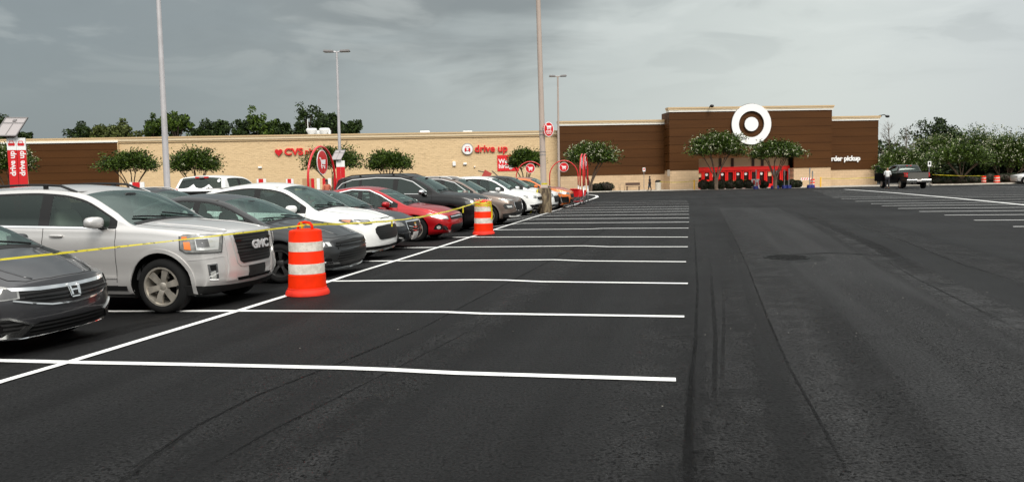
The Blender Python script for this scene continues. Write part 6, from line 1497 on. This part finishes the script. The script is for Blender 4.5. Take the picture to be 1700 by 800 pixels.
# ================================================================ trees and shrubs
def leaf_mat(name, a, b_, tr=.25):
    m, t, b = node_mat(name); global nt; nt = t
    g = N('ShaderNodeNewGeometry'); LK(MIXC(g.outputs['Random Per Island'], a, b_), b.inputs['Base Color']); b.inputs['Roughness'].default_value = .55; b.inputs['Specular IOR Level'].default_value = .25
    return m
LF_M = leaf_mat('myrtle_leaves', (.004, .014, .002), (.078, .128, .012)); LF_D = leaf_mat('dark_leaves', (.003, .010, .002), (.034, .060, .009)); LF_L = leaf_mat('light_leaves', (.02, .032, .006), (.10, .12, .028))
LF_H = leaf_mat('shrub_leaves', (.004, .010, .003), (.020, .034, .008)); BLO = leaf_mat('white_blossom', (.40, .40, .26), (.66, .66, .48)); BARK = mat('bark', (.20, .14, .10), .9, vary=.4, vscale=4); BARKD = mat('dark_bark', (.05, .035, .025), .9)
def quads(P, size, m, name, parent, up=.3, asp=.5, dirs=None):
    n = len(P); P = np.asarray(P); a = np.random.normal(size=(n, 3)) if dirs is None else np.asarray(dirs)+np.random.normal(size=(n, 3))*.45
    a[:, 2] += up; a /= np.linalg.norm(a, axis=1)[:, None]; b_ = np.random.normal(size=(n, 3)); b_ -= a*(a*b_).sum(1)[:, None]; b_ /= np.linalg.norm(b_, axis=1)[:, None]
    s_ = (size*np.random.uniform(.6, 1.35, n))[:, None]; a = a*s_; b_ = b_*s_*asp
    V = np.empty((n*4, 3)); V[0::4] = P-a*.5; V[1::4] = P+b_*.5; V[2::4] = P+a*.5; V[3::4] = P-b_*.5
    me = bpy.data.meshes.new(name); me.vertices.add(n*4); me.vertices.foreach_set('co', V.ravel()); me.loops.add(n*4); me.loops.foreach_set('vertex_index', np.arange(n*4))
    me.polygons.add(n); me.polygons.foreach_set('loop_start', np.arange(0, n*4, 4)); me.polygons.foreach_set('loop_total', np.full(n, 4)); me.update(calc_edges=True); me.validate()
    return link(name, me, m, parent)
def tree_root(name, pos, label, cat, group): e = empty(name, pos); tag(e, label, cat, group); return e
def myrtle(pos, w, zb, zt, label, blooms=0, trunkh=None, nsh=420, group='small multi-stemmed trees before the store', lf=None, leaf=.20, spk=.20):
    """multi-stemmed crape myrtle: stems fan out to shoots that end in feathery sprays"""
    rnd = random.Random(hash(label) % 9999 if False else int(pos[0]*10) & 1023); e = tree_root('small_tree', pos, label, 'tree', group)
    H_ = zt-zb; c_ = Vector((0, 0, zb+H_*.42)); tk = MB(); fork = Vector((0, 0, max(.4, zb*.45)))
    ends = []
    for k in range(6):
        a = 2*math.pi*k/6+rnd.uniform(-.3, .3); r = w*rnd.uniform(.16, .27); p3 = Vector((math.cos(a)*r, math.sin(a)*r, zb+H_*rnd.uniform(.05, .3)))
        p0 = Vector((math.cos(a)*.10, math.sin(a)*.10, 0)); p1 = fork+Vector((math.cos(a)*.16, math.sin(a)*.16, 0)); p2 = p1.lerp(p3, .55)+Vector((0, 0, .1))
        tk.tube([p0, p1, p2, p3], [.085, .07, .05, .03], 7); ends.append(p3)
        for j in range(3): 
            q = p3+Vector((math.cos(a+rnd.uniform(-1, 1))*w*.12, math.sin(a+rnd.uniform(-1, 1))*w*.12, H_*.3)); tk.tube([p2.lerp(p3, .5), q], [.03, .012], 5)
    tk.build('trunk', BARK, e, 60)
    P = []; D = []; B = []
    for k in range(nsh):
        th = rnd.uniform(0, 2*math.pi); ph = math.acos(rnd.uniform(-.35, 1)); d = Vector((math.sin(ph)*math.cos(th), math.sin(ph)*math.sin(th), math.cos(ph)))
        lob = 1+.12*math.sin(3*th+pos[0])+.08*math.sin(5*th+2*ph)
        tip = c_+Vector((d.x*w/2, d.y*w/2, d.z*H_*.58))*lob*(rnd.uniform(.80, 1.0) if rnd.random() > spk else rnd.uniform(1.0, 1.20))
        if tip.z < zb-.15: tip.z = zb-.15*rnd.random()
        src = c_.lerp(tip, rnd.uniform(.30, .55)); bend_ = Vector((0, 0, .12*H_*rnd.random())); n = rnd.randint(16, 26)
        for j in range(n):
            f = (j+.5)/n; p = src.lerp(tip, f)+bend_*math.sin(f*3.1); wd = .13+.18*(1-f)
            P.append(p+Vector((rnd.gauss(0, wd), rnd.gauss(0, wd), rnd.gauss(0, wd*.7)))); D.append((tip-src).normalized())
        if rnd.random() < blooms and d.z > -.1: B += [tip+Vector((rnd.gauss(0, .07), rnd.gauss(0, .07), rnd.gauss(.03, .08))) for _ in range(6)]
    quads([tuple(p) for p in P], leaf, lf or LF_M, 'crown', e, 0, .55, [tuple(d) for d in D])
    if B: quads([tuple(p) for p in B], .10, BLO, 'blossom', e, .2, .9)
    return e
def big_tree(pos, w, zb, zt, label, m, n=9, leaves=3200, leaf=.36, group='trees beyond the store roof', name='broadleaf_tree', bark=None):
    rnd = random.Random(int(abs(pos[0])*7+w*3)); e = tree_root(name, pos, label, 'tree', group); H_ = zt-zb
    cl = []
    for k in range(n):
        a = rnd.uniform(0, 6.28); r = w*.36*math.sqrt(rnd.random()); z = zb+H_*rnd.uniform(.12, .88); f = 1-.55*((z-zb)/H_-.35)**2; cl.append((Vector((math.cos(a)*r*f, math.sin(a)*r*f, z)), w*rnd.uniform(.17, .28)))
    cl.append((Vector((0, 0, zt-w*.12)), w*.13))
    tk = MB(); tk.tube([(0, 0, 0), (.1, 0, zb), (0, .1, zb+H_*.7)], [w*.05, w*.035, w*.012], 8)
    for c_, r in cl: tk.tube([(0, 0, max(0, min(c_.z-1, zb))), c_.lerp(Vector((0, 0, c_.z)), .3)-Vector((0, 0, r*.3)), c_], [w*.02, w*.012, .03], 6)
    tk.build('trunk', bark or BARKD, e, 60); P = []
    per = leaves//len(cl)
    for c_, r in cl:
        sub = [(c_+Vector((rnd.gauss(0, .55), rnd.gauss(0, .55), rnd.gauss(0, .45)))*1.0 if False else c_+Vector((rnd.gauss(0, r*.5), rnd.gauss(0, r*.5), rnd.gauss(0, r*.42))), r*rnd.uniform(.30, .52)) for _ in range(9)]
        for j in range(per):
            s_c, s_r = sub[rnd.randrange(9)]; d = Vector((rnd.gauss(0, 1), rnd.gauss(0, 1), rnd.gauss(0, 1))).normalized(); P.append(tuple(s_c+d*s_r*rnd.uniform(.5, 1.1)))
    quads(P, leaf, m, 'crown', e, .2, .7); return e
def shrub(pos, r, h, label, group='clipped dark shrubs', n=900):
    rnd = random.Random(int(abs(pos[0]*13))); e = tree_root('shrub', pos, label, 'shrub', group); P = []
    for k in range(n):
        d = Vector((rnd.gauss(0, 1), rnd.gauss(0, 1), rnd.gauss(0, 1))).normalized(); q = rnd.uniform(.82, 1.02); P.append((d.x*r*q, d.y*r*q, max(.03, h*.48+d.z*h*.52*q)))
    quads(P, .13, LF_H, 'foliage', e, .2, .7); b = MB(); b.ell((0, 0, h*.46), (r*.84, r*.84, h*.44), 12, 8); b.build('inner_twigs', BARKD, e, 180); return e
def T(px, depth): return gp(px, 300, depth)
def zat(px, py, depth, pos): return at(px, py, depth).z-pos.z
def mt(x0, x1, yt, yb, depth, label, blooms=0, **k):
    p = T((x0+x1)/2, depth); return myrtle(p, (x1-x0)/FPX*depth, zat(x0, yb, depth, p), zat(x0, yt, depth, p), label, blooms, **k)
mt(-28, 56, 243, 300, 72, 'leafy tree with pale flowers behind the tall red sign', .35)
mt(172, 266, 252, 294, 76, 'small spreading tree at the end of the left brown panel'); mt(282, 368, 249, 296, 76, 'small tree with a few buds right of the tall silver pole', .05)
mt(503, 602, 246, 292, 78, 'small tree behind the big red arch, over the pharmacy sign'); mt(607, 685, 252, 291, 78, 'small tree alone on the beige wall between the lamp post and the SUVs')
mt(842, 902, 249, 286, 80, 'small tree in front of the red hiring banner'); mt(937, 1023, 238, 283, 84, 'tree with white blossoms before the middle brown wall', .40)
mt(1143, 1235, 221, 271, 87, 'larger blossoming tree left of the entrance, below the round sign', .45, nsh=620); mt(1244, 1330, 235, 272, 87, 'blossoming tree right of the entrance, below the round sign', .30, nsh=520)
# shrubs
def sh(px, depth, r, h, label, group='clipped dark shrubs'): shrub(T(px, depth), r, h, label, group)
for p_, r, h, lab in ((store_pt(989, 8.6), .80, .95, 'left round shrub at the foot of the middle blossoming tree'), (store_pt(1004, 8.2), 1.05, 1.1, 'right round shrub at the foot of the middle blossoming tree')): shrub(p_, r, h, lab)
lab8 = ['leftmost', 'second', 'third', 'fourth', 'fifth', 'sixth']
for k, px in enumerate((1168, 1182, 1197, 1212, 1227, 1243)): shrub(store_pt(px, 7.2), .62+.1*(k % 2), 1.0+.12*((k+1) % 2), lab8[k]+' shrub of the dark row under the larger blossoming tree')
for k, px in enumerate((1268, 1292, 1304, 1314, 1324)): shrub(store_pt(px, 7.2), .55, .85+.1*(k % 2), lab8[k]+' shrub of the dark row under the right blossoming tree')
for k, (px, d, r, h) in enumerate(((1562, 92, 1.0, .85), (1578, 91, .9, .8), (1593, 90.5, 1.0, .95), (1612, 92, 1.0, 1.0), (1625, 94, .9, .9), (1643, 95, .9, 1.3), (1666, 93, 1.2, 1.2), (1682, 92, 1.2, 1.2), (1700, 92, 1.2, 1.1))):
    sh(px, d, r, h, ['leftmost', 'second', 'third', 'fourth', 'fifth', 'sixth', 'seventh', 'eighth', 'ninth'][k]+' low shrub along the bed at the right edge')
# planting beds with kerbs
def bed(pts, name='planting_bed', zt_=.10):
    P = [Vector(q) for q in pts]; n = len(P); V = [(q.x, q.y, q.z-.05) for q in P]+[(q.x, q.y, q.z+zt_) for q in P]; F = [tuple(range(n, 2*n))]+[(i, (i+1) % n, n+(i+1) % n, n+i) for i in range(n)]
    tag(meshobj(name, V, F, MULCH), kind='structure')
    b = MB(); b.tube([Vector((q.x, q.y, q.z+.05)) for q in P+[P[0]]], .10, 4); tag(b.build('kerb', CURB), kind='structure')
bed([gp(1548, 307.0, 84), gp(1600, 307, 82.5), gp(1660, 307, 84), gp(1760, 307, 84), gp(1900, 300, 110), gp(1540, 300, 110)])
bed([gp(976, 319, 82), gp(1010, 318, 83), gp(1030, 317, 86), gp(1020, 315, 89), gp(975, 316, 88)])
for k, (px, dd) in enumerate(((220, 76), (325, 76), (552, 78), (646, 78), (872, 80), (14, 72))):
    a_ = T(px, dd); bed([a_+Vector((4*math.cos(t), 1.6*math.sin(t), 0)) for t in [2*math.pi*i/14 for i in range(14)]])
# right-hand belt of flowering trees
RG = 'flowering trees massed right of the store'
mt(1446, 1545, 248, 300, 96, 'flowering tree right behind the black pickup', .4, group=RG, nsh=520); mt(1500, 1600, 226, 300, 106, 'tall flowering tree below the dark oak', .6, group=RG, nsh=620)
mt(1548, 1644, 243, 281, 90, 'umbrella-shaped tree with a pale forked trunk by the kerb', .08, group=RG, nsh=520); mt(1582, 1662, 216, 300, 108, 'flowering tree just right of the dark oak', .5, group=RG, nsh=560)
mt(1628, 1722, 221, 300, 98, 'broad flowering tree near the right edge', .6, group=RG, nsh=700); mt(1690, 1800, 216, 300, 100, 'flowering tree cut by the right edge', .5, group=RG, nsh=560); mt(1465, 1530, 262, 302, 104, 'low leafy tree between the store corner and the pickup', .1, group=RG, nsh=240)
for k, (x0, x1, yt, d) in enumerate(((1490, 1580, 258, 103), (1560, 1650, 256, 104), (1630, 1740, 250, 104))): mt(x0, x1, yt, 303, d, ['left', 'middle', 'right'][k]+' undergrowth tree, leaves coloured dark as shade behind the flowering trees', 0, group=RG, nsh=900, lf=LF_H, leaf=.34)  # added foliage, dark leaf colour stands in for shade within the belt
def bt(x0, x1, yt, depth, label, m, zb_frac=.35, **k):
    p = T((x0+x1)/2, depth); zt_ = zat((x0+x1)/2, yt, depth, p); w = (x1-x0)/FPX*depth; return big_tree(p, w, max(1.5, zt_-max(w*.75, zt_*zb_frac)), zt_, label, m, **k)
bt(1508, 1606, 194, 120, 'dark oak rising above the flowering trees', LF_D, n=14, leaves=9000, leaf=.34, group=RG)
# leafless and half-dead trees at the store corner
def bare_tree(px, d, yt, label, green=True):
    p = T(px, d); h = zat(px, yt, d, p); e = tree_root('bare_tree', p, label, 'tree', None); rnd = random.Random(px); tk = MB(); tk.tube([(0, 0, 0), (.1, 0, h*.5), (0, 0, h)], [.12, .08, .015], 6); P = []
    for k in range(34):
        z = h*rnd.uniform(.25, .97); a = rnd.uniform(0, 6.28); l_ = (h-z)*.35+.35; q = Vector((math.cos(a)*l_, math.sin(a)*l_, z+l_*.9)); tk.tube([(0, 0, z), q*.5+Vector((0, 0, z*.5)), q], [.03, .02, .008], 4)
        for j in range(3): tk.tube([Vector((0, 0, z)).lerp(q, .6), Vector((0, 0, z)).lerp(q, .6)+Vector((rnd.gauss(0, .3), rnd.gauss(0, .3), .45))], [.014, .006], 3)
        if green and z < h*.62: P += [tuple(Vector((0, 0, z)).lerp(q, rnd.random())+Vector((rnd.gauss(0, .15), rnd.gauss(0, .15), rnd.gauss(0, .15)))) for _ in range(30)]
    tk.build('trunk', mat('grey_bark', (.16, .14, .12), .9), e, 60)
    if P: quads(P, .2, LF_M, 'crown', e, .1, .5)
bare_tree(1474, 99, 203, 'half-bare pale tree at the right corner of the store'); bare_tree(1503, 104, 214, 'leafless twiggy tree left of the dark oak', False)
# trees beyond the roof
BGT = [(122, 168, 211, 'dark', 0), (152, 196, 213, 'pale', 1), (185, 232, 212, 'pale', 1), (236, 278, 201, 'green', 2), (274, 322, 195, 'green', 2), (322, 358, 212, 'dark', 0), (342, 388, 205, 'dark', 0), (384, 424, 206, 'dark', 0), (414, 462, 197, 'green', 2), (455, 492, 203, 'dark', 0), (480, 544, 184, 'dark', 0), (533, 577, 191, 'dark', 0), (560, 594, 207, 'dark', 0), (-30, 12, 195, 'dark', 0), (34, 52, 219, 'dark', 0)]
LBL = ['dark tree at the left end of the row over the roof', 'first pale feathery tree over the roof', 'second pale feathery tree over the roof', 'green tree just left of the tall silver pole', 'round green tree crossed by the tall silver pole', 'low dark tree right of the round green one', 'first dark bushy tree in the middle of the row', 'second dark bushy tree in the middle of the row', 'taller green tree left of the dark peak', 'dark tree leaning into the tallest one', 'tallest dark tree behind the twin white tanks', 'dark tree crossed by the silver lamp post', 'last low dark tree at the right end of the row', 'dark tree behind the solar panel at the left edge', 'tip of a far tree between the solar panel and the brown wall']
for (x0, x1, yt, kd, mi), lab in zip(BGT, LBL): bt(x0-7, x1+7, yt, 150, lab, (LF_D, LF_L, LF_M)[mi], leaves=5200, leaf=.46)
# distant tree belt closing the horizon past the lot, too far to tell trees apart
P = []
rb_ = random.Random(5)
for k in range(24000):
    px = rb_.uniform(1380, 2900); d_ = rb_.uniform(118, 128); a_ = at(1, 300, d_); x = (px-850)/FPX*d_; hh = 4.2+1.2*math.sin(x*.25)+.8*math.sin(x*.7+1); P.append((x, d_, -.7+hh*rb_.random()**.8))
tag(quads(P, .7, LF_D, 'far_wood', None, .2, .7), 'dark wood closing the view behind the flowering trees', 'wood', kind='stuff')
